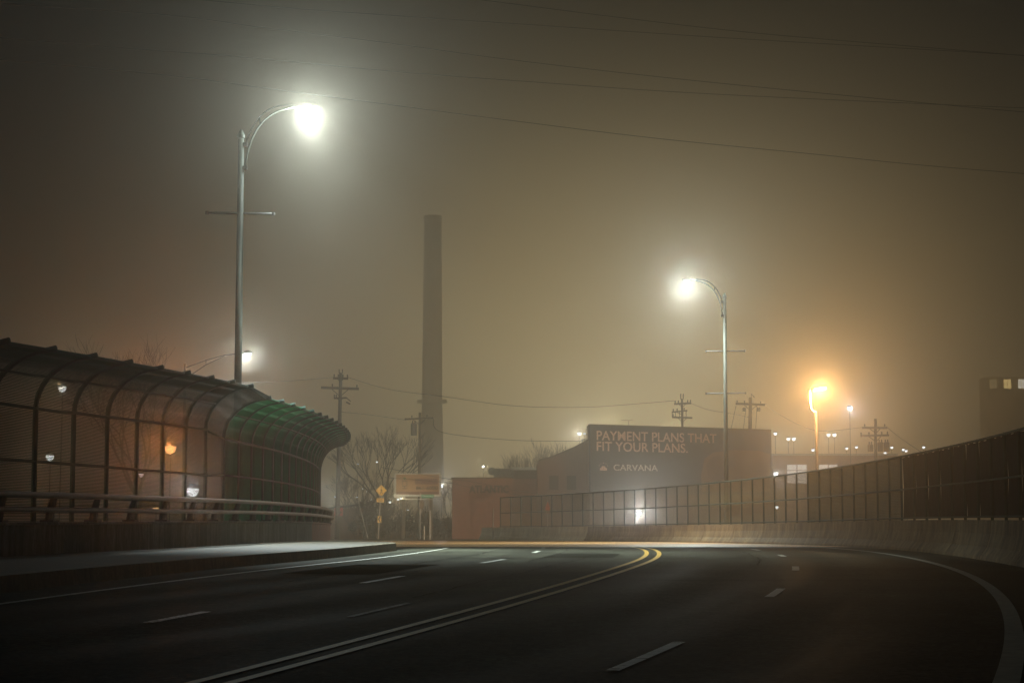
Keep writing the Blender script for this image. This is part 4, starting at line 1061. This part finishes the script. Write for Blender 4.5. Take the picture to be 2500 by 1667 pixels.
def bush(px, Y, w, h, label, seed, n=1500):
    random.seed(seed); base = Vector((at(px, 1290, Y).x, Y, zf(Y) - .08)); t = thing('shrub', base, label, 'shrub', 'dark shrubs by the junction')
    b = MB()
    for k in range(14):
        a = random.uniform(0, 2 * PI); grow(b, base + Vector((random.uniform(-.3, .3) * w, random.uniform(-.3, .3), 0)), Vector((math.cos(a) * .5, math.sin(a) * .4, 1)).normalized(), h * .4, .03, 4, .7, .1, seed)
    b.build('stems', M['bark'], t, origin=base, recalc=False)
    b = MB(); lumps = [(random.uniform(-.42, .42) * w, random.uniform(-.5, .5), random.uniform(.2, .72) * h, random.uniform(.25, .5)) for _ in range(13)]
    for k in range(n):
        lx, ly, lz, lr = random.choice(lumps); v = Vector((random.gauss(0, 1), random.gauss(0, 1), random.gauss(0, 1))).normalized() * (lr * h * random.uniform(.3, 1.0) ** .5 * .62)
        c = base + Vector((lx, ly, lz)) + v
        if c.z < base.z: continue
        u = Vector((random.uniform(-1, 1), random.uniform(-1, 1), random.uniform(-1, 1))).normalized() * random.uniform(.08, .2); w_ = u.cross(Vector((random.uniform(-1, 1), random.uniform(-1, 1), 1))).normalized() * random.uniform(.05, .11)
        b.quad(c - u, c + w_, c + u, c - w_)
    b.build('foliage', M['leaf'], t, origin=base, recalc=False); return t
bush(900, 186, 4.6, 3.0, 'dark shrub between the hut and the crossing sign', 3)
bush(962, 187, 4.8, 3.3, 'dark shrub behind the crossing sign under the tan billboard', 4)
bush(1012, 190, 4.4, 3.0, 'dark shrub behind the stop sign post', 6)
bush(1075, 192, 3.6, 2.6, 'dark shrub between the stop sign and the lettered brick building', 9)
bush(872, 197, 3.0, 3.6, 'dense dark shrub rising behind the hut roof', 12, 1800)
bush(920, 200, 3.2, 4.6, 'tall dark shrub behind the crossing sign with lights twinkling through it', 14, 2000)
# twinkling far lights in the shrubs
random.seed(77)
for px, py in ((873, 1132), (920, 1127), (886, 1192), (896, 1199), (871, 1213), (818, 1212), (906, 1219), (981, 1246), (996, 1244)):
    yard_lamp(px, py, 205 + random.uniform(0, 25), .07 if py > 1140 else .10, DOTS, 'tiny far light twinkling through the leafless tree and shrubs by the junction', 0, group='tiny lights among the shrubs')

# =========================================================================== HAZE
b = MB(); b.box((0, 276, 43.5), (760, 652, 91))
hz = b.build('haze', M['white']); tag(hz, kind='stuff')
hm = bpy.data.materials.new('fog'); hm.use_nodes = True; nt = hm.node_tree; nt.nodes.clear()
o = nt.nodes.new('ShaderNodeOutputMaterial'); v = nt.nodes.new('ShaderNodeVolumePrincipled')
v.inputs['Color'].default_value = (1.0, .93, .79, 1); v.inputs['Density'].default_value = .0030; v.inputs['Anisotropy'].default_value = .925
nt.links.new(v.outputs[0], o.inputs['Volume'])
hz.data.materials.clear(); hz.data.materials.append(hm)
hm.cycles.volume_sampling = 'MULTIPLE_IMPORTANCE'; hm.cycles.homogeneous_volume = True

# =========================================================================== WORLD
w = bpy.data.worlds.new('World'); sc.world = w; w.use_nodes = True
nt = w.node_tree; N = nt.nodes; L = nt.links; N.clear()
out = N.new('ShaderNodeOutputWorld')
sky = N.new('ShaderNodeTexSky'); sky.sky_type = 'NISHITA'; sky.sun_disc = False; sky.sun_elevation = math.radians(-9); sky.sun_rotation = math.radians(200)
bg1 = N.new('ShaderNodeBackground'); bg1.inputs['Strength'].default_value = .05; L.new(sky.outputs[0], bg1.inputs['Color'])
# glow of the city on the cloud base, strongest low over the town ahead
tc = N.new('ShaderNodeTexCoord'); sx = N.new('ShaderNodeSeparateXYZ'); L.new(tc.outputs['Generated'], sx.inputs[0])
def mth(op, a, b=None):
    n_ = N.new('ShaderNodeMath'); n_.operation = op
    for k, q in enumerate((a, b)):
        if q is None: continue
        if isinstance(q, (int, float)): n_.inputs[k].default_value = q
        else: L.new(q, n_.inputs[k])
    return n_.outputs[0]
az = mth('ARCTAN2', sx.outputs['X'], sx.outputs['Y']); el = mth('ARCSINE', sx.outputs['Z'])
GA, GE, GC, GS = 8.8, 6.3, 4.2, 1.25
da = mth('DIVIDE', mth('ADD', az, math.radians(-3.4)), math.radians(GA)); de = mth('DIVIDE', mth('SUBTRACT', el, math.radians(GC)), math.radians(GE))
g2 = mth('ADD', mth('MULTIPLY', da, da), mth('MULTIPLY', de, de))
gl = mth('MULTIPLY', mth('POWER', 2.718, mth('MULTIPLY', g2, -1.3)), GS)
bg2 = N.new('ShaderNodeBackground'); bg2.inputs['Color'].default_value = (1.0, .80, .42, 1); L.new(gl, bg2.inputs['Strength'])
ad = N.new('ShaderNodeAddShader'); L.new(bg1.outputs[0], ad.inputs[0]); L.new(bg2.outputs[0], ad.inputs[1]); bg3 = N.new('ShaderNodeBackground'); bg3.inputs['Color'].default_value = (.22, .66, 1.0, 1); bg3.inputs['Strength'].default_value = .011   # moonless night sky
ad2 = N.new('ShaderNodeAddShader'); L.new(ad.outputs[0], ad2.inputs[0]); L.new(bg3.outputs[0], ad2.inputs[1]); L.new(ad2.outputs[0], out.inputs['Surface'])

# =========================================================================== RENDER
sc.view_settings.view_transform = 'Standard'; sc.view_settings.look = 'None'; sc.view_settings.exposure = EXPO; sc.view_settings.gamma = 1
cy = sc.cycles
cy.use_denoising = True
try: cy.denoiser = 'OPENIMAGEDENOISE'
except Exception: pass
cy.max_bounces = 6; cy.diffuse_bounces = 2; cy.glossy_bounces = 2; cy.volume_bounces = 2; cy.transmission_bounces = 2; cy.transparent_max_bounces = 8
cy.sample_clamp_indirect = 2.0; cy.sample_clamp_direct = 0
cy.use_light_tree = True
